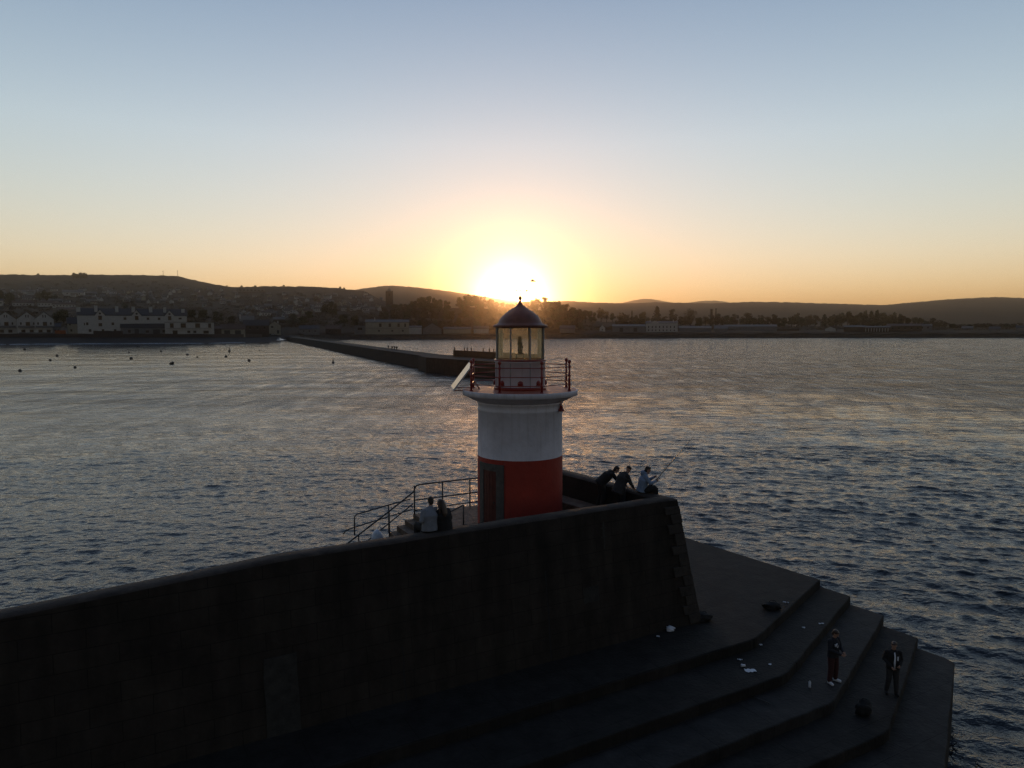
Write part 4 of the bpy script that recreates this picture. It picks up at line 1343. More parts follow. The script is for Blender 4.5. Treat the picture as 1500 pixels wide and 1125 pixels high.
scrap('tiny white scrap left of the standing person in white shoes', 1177, 920, 3.0, 0.10, 0.09, 5)
scrap('small pale scrap fallen below the crumpled plastic bag at the wall corner', 964, 933, 3.35, 0.12, 0.10, 6)
scrap('bluish scrap of litter above the large white paper sheet', 1084, 967, 3.0, 0.16, 0.06, 7)
scrap('pale scrap near the middle of the second terrace', 1114, 945, 3.0, 0.10, 0.10, 8)
scrap('small scrap right of the large white paper sheet', 1128, 974, 3.0, 0.09, 0.07, 12)
# cup
o = thing('paper_cup', 'white paper cup lying beside the large paper sheet', 'cup', G(1089, 977, 3.0))
b = MB(); b.tube([V(-0.06, 0, 0.05), V(0.06, 0.01, 0.045)], [0.05, 0.036], 14); b.build('cup', M['paper'], o)
b = MB(); b.tube([V(-0.075, 0, 0.052), V(-0.06, 0, 0.05)], [0.052, 0.055], 14); b.build('lid', M['plastic_white'], o)
o = thing('plastic_bottle', 'clear plastic bottle standing on the third terrace left of the white shoes', 'bottle', G(1186, 1007, 2.65))
b = MB(); b.lathe([(0, 0.004), (0.036, 0.004), (0.038, 0.03), (0.038, 0.17), (0.02, 0.21), (0.014, 0.225), (0.014, 0.24)], n=16); b.build('bottle', M['plastic_white'], o)
b = MB(); b.lathe([(0.0, 0.262), (0.017, 0.262), (0.017, 0.236)], n=12); b.build('cap', M['cloth_navy'], o)
# rod rest lying on the second step
o = thing('rod_rest', 'dark tripod rod rest lying on the terrace below the white paper', 'rod rest', G(1107, 1024, 2.65))
a0, a1 = V(-0.30, 0.35, 0.05), V(0.30, -0.35, 0.05)
b = MB(); b.tube([a0, a1], 0.016, 8); b.build('rod', M['lampmetal'], o)
for k in range(3):
    b = MB(); b.tube([a0 * 0.7 + V(0, 0, 0.02), a0 * 0.7 + V(-0.22 + 0.2 * k, 0.12 + 0.06 * k, -0.02)], 0.012, 6); b.build('leg', M['lampmetal'], o)

# ------------------------------------------------------------------ north pier across the harbour
npz = 4.5
np_ = thing('harbour_pier', 'long low dark stone pier crossing the harbour from the far shore', 'pier', (-28, 236, 0))
NO = Vector(np_.location)
p_near = [Vector((-240, 766)), Vector((-140, 519)), Vector((-57, 309)), Vector((-28.8, 240))]
p_far = offset_line(p_near, 9.0)
ln = [(p.x - NO.x, p.y - NO.y) for p in p_near] + [(p.x - NO.x, p.y - NO.y) for p in p_far[::-1]]
b = MB(); b.prism(ln, -3, npz); b.build('causeway', M['rock_pier'], np_)
q_near = [Vector((-31.5, 241.5)), Vector((-27.5, 226.5)), Vector((-4.6, 193.5)), Vector((16, 164))]
q_near = [Vector((-31.5, 240.0)), Vector((-27.2, 227)), Vector((-16, 211)), Vector((5.5, 186))]
q_far = [Vector((8.3, 193)), Vector((-4, 222)), Vector((-17, 246))]
ln = [(p.x - NO.x, p.y - NO.y) for p in q_near + q_far]
b = MB(); b.prism(ln, -3.1, npz + 0.15); b.build('pier_head', M['rock_pier'], np_)
# raised wall on the head
w0, w1 = Vector((-19.2, 234)), Vector((7.6, 197))
wd = (w1 - w0).normalized(); wn = Vector((-wd.y, wd.x))
b = MB(); b.prism([tuple(p - NO.xy) for p in (w0, w1, w1 + wn * 1.6, w0 + wn * 1.6)], npz, 6.65); b.build('end_wall', M['rock_pier'], np_)
for px in (666, 680.5, 684.5, 690.5, 708, 717, 723.5):
    u = (px - 750) / F
    a = w0 + wn * 0.8
    t = (u * a.y - a.x) / (wd.x - u * wd.y)
    q = a + wd * t
    o = thing('mooring_post', 'short dark mooring post along the top of the far pier end wall', 'mooring post', (q.x, q.y, 6.65), 0, 'mooring posts on the far pier wall')
    b = MB(); b.lathe([(0.22, 0), (0.2, 0.25), (0.16, 0.75), (0.24, 0.85), (0.24, 0.98), (0.1, 1.1), (0, 1.12)], n=10); b.build('shaft', M['buoy'], o)
# railing along the far edge
nr_ = thing('pier_railing', 'thin railing along the far edge of the harbour pier', 'railing', (-57, 309, npz))
NR = Vector(nr_.location)
edge = offset_line(p_near, 8.5)
posts = []
for a_, c_ in zip(edge, edge[1:]):
    L = (c_ - a_).length
    for k in range(int(L / 6)):
        posts.append(a_ + (c_ - a_) * (k * 6 / L))
b = MB()
for p in posts[-78:]:
    bb = MB(); q = V(p.x, p.y, npz) - NR; bb.tube([q, q + V(0, 0, 1.25)], 0.05, 5); bb.build('post', M['steel'], nr_)
for hh in (0.65, 1.22):
    bb = MB(); bb.tube([V(p.x, p.y, npz + hh) - NR for p in posts], 0.035, 5); bb.build('rail', M['steel'], nr_)

# four walkers far out on that pier
def walker(label, px, h_, lean, m, mt_, wide=1.0):
    u = (px - 750) / F
    a_, c_ = edge[1] - (edge[1] - p_near[1]) * 0.45, edge[2] - (edge[2] - p_near[2]) * 0.45
    d_ = c_ - a_
    t = (u * a_.y - a_.x) / (d_.x - u * d_.y)
    q = a_ + d_ * t
    o = thing('person', label, 'person', (q.x, q.y, npz), random.uniform(-0.5, 0.5))
    o.scale = (1.12 * wide, 1.12, h_ / 1.75 * 1.1)
    b = MB()
    b.tube([V(0, 0, 0.85), V(0, 0, 1.0), V(lean, 0, 1.3), V(lean, 0, 1.46), V(lean, 0, 1.52)], [0.12, 0.14, 0.15, 0.09, 0.05], 10, sx=1.35, lat=V(1, 0, 0))
    b.ell((lean * 1.1, 0.02, 1.64), (0.09, 0.1, 0.12), 10, 8)
    for s in (-1, 1):
        b.capsule(V(0.09 * s, 0, 0.9), V(0.11 * s, 0.06 * s, 0.48), 0.085, 0.06, 8); b.capsule(V(0.11 * s, 0.06 * s, 0.48), V(0.13 * s, -0.05 * s, 0.06), 0.06, 0.04, 8)
        b.capsule(V(0.13 * s, -0.05 * s, 0.04), V(0.13 * s, 0.1 - 0.05 * s, 0.03), 0.04, 0.035, 8)
        b.capsule(V(lean + 0.19 * s, 0, 1.40), V(lean + 0.26 * s, 0.0, 1.12), 0.055, 0.045, 8); b.capsule(V(lean + 0.26 * s, 0, 1.12), V(lean + 0.24 * s, 0.1, 0.88), 0.042, 0.03, 8)
    fuse(b.build('body', M['skin'], o), 0.03, 1)
    b = MB(); b.tube([V(0, 0, 0.80), V(0, 0, 0.95), V(lean, 0, 1.3), V(lean, 0, 1.5)], [0.17, 0.17, 0.18, 0.08], 10, sx=1.35, lat=V(1, 0, 0))
    for s in (-1, 1): b.capsule(V(lean + 0.19 * s, 0, 1.40), V(lean + 0.26 * s, 0.0, 1.12), 0.08, 0.065, 8); b.capsule(V(lean + 0.26 * s, 0, 1.12), V(lean + 0.24 * s, 0.08, 0.93), 0.065, 0.05, 8)
    fuse(b.build('jacket', m, o), 0.03, 1)
    b = MB()
    for s in (-1, 1): b.capsule(V(0.09 * s, 0, 0.9), V(0.11 * s, 0.06 * s, 0.48), 0.11, 0.08, 8); b.capsule(V(0.11 * s, 0.06 * s, 0.48), V(0.13 * s, -0.05 * s, 0.08), 0.08, 0.06, 8)
    fuse(b.build('trousers', mt_, o), 0.03, 1)
walker('lone dark figure walking on the far pier, left of the group of three', 569, 1.85, 0.0, M['cloth_black'], M['cloth_black'])
walker('dark figure at the left of the group of three on the far pier', 574.6, 1.65, 0.02, M['cloth_black'], M['cloth_black'])
walker('tall dark figure in the middle of the group of three on the far pier', 577.8, 1.85, 0.0, M['cloth_navy'], M['cloth_black'])
walker('broad dark figure at the right of the group of three on the far pier', 581.3, 1.75, -0.03, M['cloth_black'], M['cloth_navy'], 1.4)

# ------------------------------------------------------------------ buoys
def buoy_round(label, px, py, r):
    r *= 0.82
    p = G(px, py, 0)
    o = thing('mooring_buoy', label, 'buoy', (p.x, p.y, 0.0), 0, 'round mooring buoys in the harbour')
    b = MB(); b.ell((0, 0, r * 0.45), (r, r, r * 0.9), 14, 10); b.build('float', M['buoy'], o)
    b = MB(); b.tube([V(0, 0, r * 1.2), V(0, 0, r * 1.65)], r * 0.1, 6); b.tube([V(-r * .2, 0, r * 1.65), V(r * .2, 0, r * 1.65)], r * 0.08, 6); b.build('ring', M['lampmetal'], o)
for label, px, py, r in (
    ('round dark buoy farthest left, near the beach surf', 36, 512.5, 1.0),
    ('round dark buoy third from the left edge, below the white gabled houses', 83.6, 522, 0.8),
    ('round dark buoy second from left in the row below the white gabled houses', 73.6, 528.5, 0.7),
    ('large round dark buoy nearest the left edge of the harbour', 29.4, 544, 0.65),
    ('round dark buoy alone below the white cottage', 110, 539, 0.6),
    ('small far buoy under the long white terrace', 188.8, 517, 0.6),
    ('round dark buoy in open water under the long white terrace', 192, 526, 0.85),
    ('far buoy just off the beach below the grey shed', 235.7, 515, 0.7),
    ('round dark buoy right below the flat roofed white building', 274.6, 520.5, 0.75),
    ('small buoy farther out below the flat roofed white building', 289, 523.5, 0.5),
    ('round dark buoy under the tall can buoy', 331, 523, 0.8),
    ('round dark buoy alone right of the tall can buoy', 365, 529, 0.75),
    ('tiny far buoy near the root of the harbour pier', 380, 514, 0.45)):
    buoy_round(label, px, py, r)
p = G(251.5, 533.5, 0)
o = thing('mooring_buoy', 'double dark buoy, two floats touching, in the middle of the harbour', 'buoy', p)
b = MB(); b.ell((-0.35, 0, 0.3), (0.5, 0.5, 0.5)); b.build('float', M['buoy'], o)
b = MB(); b.ell((0.42, 0, 0.5), (0.55, 0.55, 0.62)); b.build('float', M['buoy'], o)
def buoy_tall(label, px, py, s):
    p = G(px, py, 0)
    o = thing('can_buoy', label, 'buoy', p)
    b = MB(); b.lathe([(0.0, -0.4), (0.85 * s, -0.4), (0.9 * s, 0.3 * s), (0.75 * s, 0.65 * s), (0.0, 0.75 * s)], n=14); b.build('float', M['buoy'], o)
    b = MB(); b.lathe([(0.5 * s, 0.7 * s), (0.28 * s, 1.9 * s), (0.12 * s, 3.0 * s), (0.0, 3.1 * s)], n=12); b.build('tower', M['buoy'], o)
    b = MB(); b.ell((0, 0, 3.35 * s), (0.22 * s, 0.22 * s, 0.28 * s), 10, 7); b.build('topmark', M['buoy'], o)
buoy_tall('tall dark can buoy with pointed top moored below the garage', 336, 515.5, 0.85)
buoy_tall('tall conical buoy nearest to the harbour pier', 488, 531.5, 0.62)
buoy_tall('small pointed buoy in the open water behind the harbour pier', 493, 502.5, 0.5)

# the gull above the dome
g = thing('gull', 'tiny bird in flight above the lighthouse dome', 'bird', D(780, 412, 48))
b = MB(); b.tube([V(-0.16, 0, 0), V(-0.08, 0, 0.02), V(0.08, 0, 0.02), V(0.17, 0, 0.0), V(0.22, 0, -0.01)], [0.015, 0.05, 0.055, 0.035, 0.008], 10); b.build('body', M['gullwhite'], g)
for s in (-1, 1):
    b = MB(); vs = [V(0.06, 0.03 * s, 0.03), V(-0.06, 0.03 * s, 0.03), V(-0.05, 0.25 * s, 0.12), V(0.05, 0.25 * s, 0.13), V(-0.10, 0.52 * s, 0.06)]
    vs2 = [v - V(0, 0, 0.012) for v in vs]
    b.add(vs + vs2, [(0, 1, 2, 3), (3, 2, 4), (5, 8, 7, 6), (8, 9, 7), (0, 3, 8, 5), (1, 6, 7, 2), (3, 4, 9, 8), (2, 7, 9, 4)]); b.build('wing', M['gullwhite'], g)

# ------------------------------------------------------------------ the town
def spot(px, row, lift=0.0):
    p = land_pt(px, row)
    return p + V(0, 0, lift), p.y / F, -math.atan2(p.x, p.y)


def gable_prism(mb, w_, d_, zb, zt, axis, over=0.4, th=0.35):
    """two roof slopes; axis 'x': ridge along the facade, 'y': gable end to the front"""
    hw, hd = w_ / 2 + over, d_ / 2 + over
    if axis == 'x':
        for s in (-1, 1):
            vs = [V(-hw, s * hd, zb), V(hw, s * hd, zb), V(hw, 0, zt), V(-hw, 0, zt)]
            vs += [v + V(0, 0, th) for v in vs]
            mb.add(vs, [(0, 1, 2, 3), (4, 5, 6, 7), (0, 1, 5, 4), (2, 3, 7, 6), (0, 3, 7, 4), (1, 2, 6, 5)])
    else:
        for s in (-1, 1):
            vs = [V(s * hw, -hd, zb), V(s * hw, hd, zb), V(0, hd, zt), V(0, -hd, zt)]
            vs += [v + V(0, 0, th) for v in vs]
            mb.add(vs, [(0, 1, 2, 3), (4, 5, 6, 7), (0, 1, 5, 4), (2, 3, 7, 6), (0, 3, 7, 4), (1, 2, 6, 5)])


def wall_body(mb, w_, d_, h_, rh, axis):
    x, y = w_ / 2, d_ / 2
    if axis == 'y':
        pr = [(-x, -1.5), (x, -1.5), (x, h_), (0, h_ + rh), (-x, h_)]
        vs = [V(a, -y, c) for a, c in pr] + [V(a, y, c) for a, c in pr]
        mb.add(vs, [(0, 1, 2, 3, 4), (9, 8, 7, 6, 5)] + [(i, i + 5, (i + 1) % 5 + 5, (i + 1) % 5) for i in range(5)])
    elif axis == 'x':
        pr = [(-y, -1.5), (y, -1.5), (y, h_), (0, h_ + rh), (-y, h_)]
        vs = [V(-x, a, c) for a, c in pr] + [V(x, a, c) for a, c in pr]
        mb.add(vs, [(4, 3, 2, 1, 0), (5, 6, 7, 8, 9)] + [(i, (i + 1) % 5, (i + 1) % 5 + 5, i + 5) for i in range(5)])
    else:
        mb.box((0, 0, (h_ - 1.5) / 2), (w_, d_, h_ + 1.5))


def house(name, label, x0, x1, base, wall_px, roof_px, depth, axis, wm, rm, wins=(), chim=(), doors=(), group=None, cat='house'):
    """wins: (px, row, w_px, h_px) on the front; chim: (px, w_px, h_px above ridge)"""
    pc_ = (x0 + x1) / 2
    p, s, rz = spot(pc_, base)
    o = thing(name, label, cat, p, rz, group)
    w_, h_, rh = (x1 - x0) * s, wall_px * s, roof_px * s
    b = MB(); wall_body(b, w_, depth, h_, rh, axis); b.build('wall', M[wm], o)
    if axis in 'xy':
        b = MB(); gable_prism(b, w_, depth, h_ - 0.25, h_ + rh, axis); rf = b.build('roof', M[rm], o)
    else:
        b = MB(); b.box((0, 0, h_ + 0.2), (w_ + 0.8, depth + 0.8, 0.4)); rf = b.build('roof', M[rm], o)
    for px, row, ww, hh in wins:
        cx, cz = (px - pc_) * s, (base - row) * s
        b = MB(); b.box((cx, -depth / 2 - 0.02, cz), (ww * s * 0.8, 0.14, hh * s * 0.85)); wo = b.build('window', M['window'], o)
        if hh * s > 1.0:
            b = MB(); b.box((cx, -depth / 2 - 0.06, cz - hh * s / 2 - 0.06), (ww * s * 0.8 + 0.3, 0.3, 0.12)); b.build('sill', M['house_white'], wo)
    for px, row, ww, hh in doors:
        cx, cz = (px - pc_) * s, (base - row) * s
        b = MB(); b.box((cx, -depth / 2 - 0.03, cz), (ww * s, 0.16, hh * s)); b.build('door', M['slate'], o)
    for px, ww, hh in chim:
        cx = (px - pc_) * s
        zt = h_ + rh + hh * s if axis == 'x' else h_ + rh * 0.6 + hh * s
        zb_ = h_ + rh * 0.25
        yc_ = -depth * 0.24
        b = MB(); b.box((cx, yc_, (zt + zb_) / 2), (ww * s, 1.3, zt - zb_)); b.box((cx, yc_, zt + 0.1), (ww * s + 0.25, 1.55, 0.22))
        b.build('chimney', M['house_white'], rf)
    return o, s, pc_, depth


# three white gabled houses at the left
for lab, x0, x1, ap in (('white gabled house cut by the left edge of the picture', -2, 24, 'a'), ('white gabled beach house with big balcony windows, middle of three', 30, 54.5, 'b'),
                        ('white gabled beach house, right one of the three by the orange hoarding', 55.5, 79, 'c')):
    m_ = (x0 + x1) / 2
    o, s, pc_, dp_ = house('gabled_house', lab, x0, x1, 490, 22, 10.5, 14, 'y', 'house_white', 'slate',
                           wins=[(m_ - 7.5, 474, 2.4, 4.2), (m_ + 0.8, 475, 6.5, 7.5), (m_ + 8, 474, 2.4, 4.2), (m_ - 1.2, 463.5, 1.6, 4.4), (m_ + 1.6, 463.5, 1.6, 4.4), (m_ - 5, 485, 6, 5), (m_ + 5, 485, 6, 5)])
    b = MB(); b.box((0, -dp_ / 2 - 0.9, 10.2 * s), ((x1 - x0) * s * 0.9, 1.8, 0.25)); b.box((0, -dp_ / 2 - 1.75, 11.6 * s), ((x1 - x0) * s * 0.9, 0.08, 1.6)); b.build('balcony', M['house_grey'], o)
house('low_house', 'low grey house between the white gabled houses and the cottage', 80, 90, 490, 11, 5, 10, 'x', 'house_grey', 'slate', wins=[(83, 484, 2, 3), (87, 484, 2, 3)])
p, s, rz = spot(96, 490)
o = thing('hoarding', 'small orange hoarding between the gabled houses and the cottage', 'hoarding', p + V(0, -6, 0), rz)
b = MB(); b.box((0, 0, 1.6), (13 * s, 0.3, 4.6)); b.build('panel', M['orange'], o)
b = MB()
for k in (-5, 0, 5): b.box((k * s, 0.35, 1.2), (0.25, 0.3, 5.0))
b.build('post', M['bark'], o)
house('cottage', 'cream cottage with steep dark roof at the left end of the long terrace', 103, 131, 489.5, 15, 9, 12, 'x', 'house_cream', 'slate',
      wins=[(106.5, 475, 2.5, 4), (123.5, 475, 6, 5), (122.5, 484, 5.5, 4.5), (108, 484, 3, 4)])
o, s, pc_, dp_ = house('long_terrace', 'long white terraced building with three gables and many chimneys', 128, 268, 490.5, 28, 9.5, 16, 'x', 'house_white', 'slate',
      wins=[(140, 474.5, 3.5, 4.5), (171.5, 474.5, 4, 4.5), (156, 475.5, 5.5, 6), (156, 466, 4.5, 6), (136.5, 475, 1.6, 4), (187, 467, 4.5, 4.2), (202.5, 466.5, 5, 5), (216.5, 467, 4.2, 4.2), (231, 467, 4.2, 4.2), (245, 467, 4.5, 5),
            (259, 466.5, 5, 3), (143, 484, 4, 4.5), (159, 484, 4, 4.5), (174, 484, 4, 4.5)],
      chim=[(129.5, 5, 1.5), (151, 4, 4), (177, 4.2, 3.5), (198, 4.5, 3), (220.5, 4.5, 3), (239, 4, 2.5), (263.5, 4.5, 0.5)])
for px in (156, 202, 245):
    cx = (px - pc_) * s
    pr = [(-6.2 * s, 17 * s), (6.2 * s, 17 * s), (6.2 * s, 28 * s), (0, 35.5 * s), (-6.2 * s, 28 * s)]
    y0_, y1_ = -dp_ / 2 - 0.5, -1.0
    b = MB()
    vs = [V(cx + a, y0_, c) for a, c in pr] + [V(cx + a, y1_, c) for a, c in pr]
    b.add(vs, [(0, 1, 2, 3, 4), (9, 8, 7, 6, 5)] + [(i, i + 5, (i + 1) % 5 + 5, (i + 1) % 5) for i in range(5)])
    gb = b.build('gable', M['house_white'], o)
    b = MB()
    for sd in (-1, 1):
        vs = [V(cx + sd * 7.2 * s, y0_ - 0.4, 27.2 * s), V(cx + sd * 7.2 * s, y1_, 27.2 * s), V(cx, y1_, 36 * s), V(cx, y0_ - 0.4, 36 * s)]
        vs += [v + V(0, 0, 0.5) for v in vs]
        b.add(vs, [(0, 1, 2, 3), (4, 5, 6, 7), (0, 1, 5, 4), (2, 3, 7, 6), (0, 3, 7, 4), (1, 2, 6, 5)])
    b.build('gable_roof', M['slate'], gb)
    b = MB(); b.box((cx, y0_ - 0.02, 24.5 * s), (4.5 * s, 0.16, 6 * s)); b.box((cx, y0_ - 0.02, 30.5 * s), (2.6 * s, 0.16, 2.6 * s)); b.build('window', M['window'], gb)
house('boat_shed', 'long low grey shed with dark pitched roof in front of the white terrace', 183, 248, 492.2, 11, 8.5, 11, 'x', 'house_grey', 'slate',
      wins=[(194, 486, 4, 5), (217, 486.5, 5, 4), (240, 486, 8, 5)], doors=[(203.5, 487, 5.5, 9), (229, 487.5, 9, 8)], cat='shed')
o, s, pc_, dp_ = house('flat_roofed_building', 'flat roofed pale building with a band of big upper windows', 247, 312, 491.5, 19, 0, 12, 'f', 'house_white', 'slate',
      wins=[(256, 477, 6, 7.5), (271, 477, 8.5, 7.5), (290, 477, 8, 7.5), (306, 477, 5, 7.5), (278, 486, 5, 4), (286, 486, 5, 4), (301, 486.5, 9, 5), (260, 487, 8, 7)], cat='building')
b = MB(); b.box((0, -dp_ / 2 - 0.6, 10.2 * s), (60 * s, 1.2, 0.3)); b.build('balcony', M['house_grey'], o)
house('link_building', 'low dark building joined between the pale building and the garages', 312, 325, 491.5, 10, 3.5, 10, 'x', 'house_brick', 'tile')
house('garage_block', 'low garage block with white bays and two dark doors', 325, 359, 491.8, 9.5, 7, 11, 'x', 'house_cream', 'tile', doors=[(334.5, 487.6, 8, 7.5), (349, 487.6, 8, 7.5)], cat='garages')
house('stone_store', 'dark stone storehouse right of the garage block', 359, 394, 491, 14, 8, 12, 'x', 'house_brick', 'slate', wins=[(368, 480, 3, 4), (378, 480, 3, 4), (388, 480, 3, 4)], cat='storehouse')
house('gable_cottage', 'cream cottage with its gable to the sea at the root of the harbour pier', 395, 412, 489, 12, 6, 12, 'y', 'house_cream', 'slate', wins=[(400, 479, 4, 2.6)], doors=[(408, 486, 3, 5)], chim=[(408, 2, 3)])
house('pale_roofed_house', 'house with a large pale roof above the garage block', 353, 373, 474, 3, 8, 14, 'x', 'house_grey', 'pale_roof', chim=[(354, 2, 2)])
house('white_roofed_shed', 'small shed with a bright pale roof behind the gable cottage', 402, 418, 472, 4, 3.5, 10, 'x', 'house_brick', 'pale_roof', cat='shed')
house('row_house', 'low dark terrace with pale band along the waterfront right of the slipway', 440, 468, 489, 7, 5, 12, 'x', 'house_grey', 'slate', wins=[(446, 485, 2, 2.4), (454, 485, 2, 2.4), (462, 485, 2, 2.4)])
house('low_house', 'low brown house on the waterfront just left of the clubhouse', 478, 500, 488, 6, 5, 12, 'x', 'house_brick', 'tile', wins=[(484, 485, 2, 2.4), (493, 485, 2, 2.4)])
o, s, pc_, dp_ = house('clubhouse', 'two storey cream clubhouse with a row of dark upper windows left of the lighthouse', 537, 599, 488, 16, 3.5, 18, 'x', 'house_cream', 'slate',
      wins=[(558, 476.5, 4.5, 6), (571.5, 476.5, 4.2, 6), (584, 476.5, 4, 6), (593.5, 476.5, 3, 6), (556, 484.5, 3, 3), (575, 484.5, 3, 3), (590, 484.5, 3, 3)], chim=[(550, 1.5, 3)], cat='clubhouse')
b = MB(); b.box((0, -dp_ / 2 - 0.4, 7.2 * s), (62 * s, 0.8, 0.4)); b.build('string_course', M['house_grey'], o)
house('flat_annexe', 'flat roofed annexe with pale roof joined to the left of the clubhouse', 520, 537, 488.3, 10.5, 0, 14, 'f', 'house_grey', 'pale_roof', wins=[(528, 482, 8, 4)], cat='annexe')
house('white_shed', 'low white shed right of the clubhouse', 599, 618, 487.5, 8, 2, 10, 'x', 'house_white', 'slate', cat='shed')
house('gabled_barn', 'grey gabled barn between the clubhouse and the lighthouse', 620, 647, 487.5, 6, 8, 14, 'y', 'house_grey', 'slate', cat='barn')
house('long_wall_shed', 'long low shed in the glare left of the lighthouse', 650, 690, 486.8, 5, 2.5, 12, 'x', 'house_cream', 'slate', cat='shed')
house('low_house', 'low house half hidden behind the lighthouse lantern', 694, 716, 486.6, 5, 4, 12, 'x', 'house_white', 'slate')
# right shore
house('low_house', 'low house just right of the lighthouse dome', 820, 842, 486, 5, 4, 12, 'x', 'house_grey', 'slate')
house('small_gabled_house', 'small white gabled house left of the long shed on the right shore', 878, 886, 485.2, 5, 4, 10, 'y', 'house_white', 'slate', wins=[(882, 483, 1.6, 2)])
house('long_shed', 'long pale shed with low roof left of the classical house', 897, 944, 486, 8, 2.5, 22, 'x', 'house_grey', 'pale_roof', doors=[(910, 483, 5, 6), (930, 483, 5, 6)], cat='shed')
o, s, pc_, dp_ = house('classical_house', 'large pale house with a central pediment on the right shore', 946, 991, 485.8, 12.5, 2.5, 16, 'x', 'house_white', 'slate',
      wins=[(950 + 5.2 * k, 479, 1.7, 3.6) for k in range(8)] + [(950 + 5.2 * k, 483.7, 1.7, 2.6) for k in range(8)], chim=[(952, 1.5, 2), (985, 1.5, 2)])
b = MB(); vs = [V(-9 * s - 7 * s, -dp_ / 2 - 0.6, 12.2 * s), V(0 - 4 * s, -dp_ / 2 - 0.6, 12.2 * s), V(-10 * s, -dp_ / 2 - 0.6, 16 * s)]
vs += [v + V(0, 6, 0) for v in vs]; b.add(vs, [(0, 1, 2), (5, 4, 3), (0, 3, 4, 1), (1, 4, 5, 2), (2, 5, 3, 0)]); b.build('pediment', M['house_white'], o)
house('warehouse', 'low warehouse with pale roof right of the classical house', 995, 1040, 484.5, 4, 2.5, 24, 'x', 'house_grey', 'pale_roof', cat='warehouse')
house('gabled_warehouse', 'pale gabled warehouse roof in front of the longest warehouse', 1046, 1064, 485.5, 4, 4.5, 20, 'x', 'house_grey', 'pale_roof', cat='warehouse')
house('long_warehouse', 'longest pale roofed warehouse on the right shore', 1062, 1134, 483.8, 5.5, 2.5, 26, 'x', 'house_grey', 'pale_roof', cat='warehouse')
house('flat_warehouse', 'low flat warehouse with thin pale roof right of the longest warehouse', 1138, 1168, 484.5, 3, 0, 22, 'f', 'house_brick', 'pale_roof', cat='warehouse')
house('small_house', 'small house with a pale gable before the dark pines', 1208, 1222, 485.5, 4, 3, 10, 'y', 'house_white', 'slate')
house('dark_hall', 'dark hall with a row of pale pillars under the right woods', 1236, 1264, 486, 7, 2, 16, 'x', 'house_brick', 'slate', cat='hall')
o, s, pc_, dp_ = house('pillared_shed', 'open fronted shed with pale pillars on the right shore', 1266, 1300, 486, 6.5, 1.5, 14, 'x', 'house_brick', 'slate', cat='shed')
for k in range(9):
    b = MB(); b.box(((1268.5 + 3.6 * k - pc_) * s, -dp_ / 2 - 0.3, 2.6 * s), (0.9 * s, 0.6, 5 * s)); b.build('pillar', M['house_white'], o)
house('brown_block', 'wide brown block behind the pillared shed', 1300, 1345, 485.5, 8, 3, 18, 'x', 'house_brick', 'tile', wins=[(1308 + 8 * k, 481, 2.5, 3) for k in range(5)], cat='building')
house('pale_block', 'pale building at the right end of the brown block', 1346, 1362, 485, 8, 1.5, 14, 'x', 'house_grey', 'slate', wins=[(1350, 480, 2, 3), (1357, 480, 2, 3)], cat='building')
house('reflection_roof_shed', 'shed with a pale roof standing for a bright reflection far along the right shore', 1408, 1422, 483.5, 3, 2.5, 12, 'x', 'house_grey', 'pale_roof', cat='shed')  # pale roof colour stands in for a bright reflection at this spot
house('low_house', 'low pale house near the right edge of the shore', 1448, 1462, 485.5, 4, 3, 12, 'x', 'house_grey', 'slate')
house('low_house', 'last low house at the right edge of the picture', 1488, 1506, 485, 5, 3, 12, 'x', 'house_grey', 'slate')
# upper left: rows on the hillside
house('white_villa', 'big white villa with wide roof high on the left hillside', 98, 124, 433, 4, 3.5, 20, 'x', 'house_white', 'pale_roof', wins=[(104 + 5 * k, 431, 2, 1.8) for k in range(4)])
house('pale_villa', 'pale villa left of the big white villa on the hillside', 40, 55, 431, 3, 2.5, 18, 'x', 'house_white', 'pale_roof')
house('pale_hall', 'pale roofed hall on the hillside just right of the big white villa', 130, 145, 431.5, 1.8, 1.6, 18, 'x', 'house_grey', 'pale_roof', cat='hall')
house('hilltop_school', 'long flat white building just under the middle hilltop', 352, 391, 427.5, 3.5, 0, 22, 'f', 'house_grey', 'pale_roof', wins=[(356 + 5 * k, 426, 3, 1.5) for k in range(7)], cat='school')
house('blue_house', 'pale bluish house by the left edge above the gabled houses', -3, 8, 449, 8, 3, 12, 'x', 'house_white', 'slate', wins=[(1, 444, 2, 2.5), (5, 444, 2, 2.5)])
for i, (x0, x1, row) in enumerate(((25, 51, 448.5), (61, 82, 448.5), (83, 112, 450.5))):
    house('hillside_terrace', ('left terrace of white houses above the gabled beach houses', 'middle terrace of white houses above the orange hoarding', 'right terrace of white houses above the cottage')[i],
          x0, x1, row, 4.2, 3, 12, 'x', 'house_white', 'tile', wins=[(x0 + 2 + 4 * k, row - 2.2, 1.8, 1.8) for k in range(int((x1 - x0) / 4))], cat='terrace')
house('pale_lane_house', 'pale low house beside the chimneys of the long terrace', 91, 127, 456, 2.6, 2.5, 12, 'x', 'house_grey', 'tile')
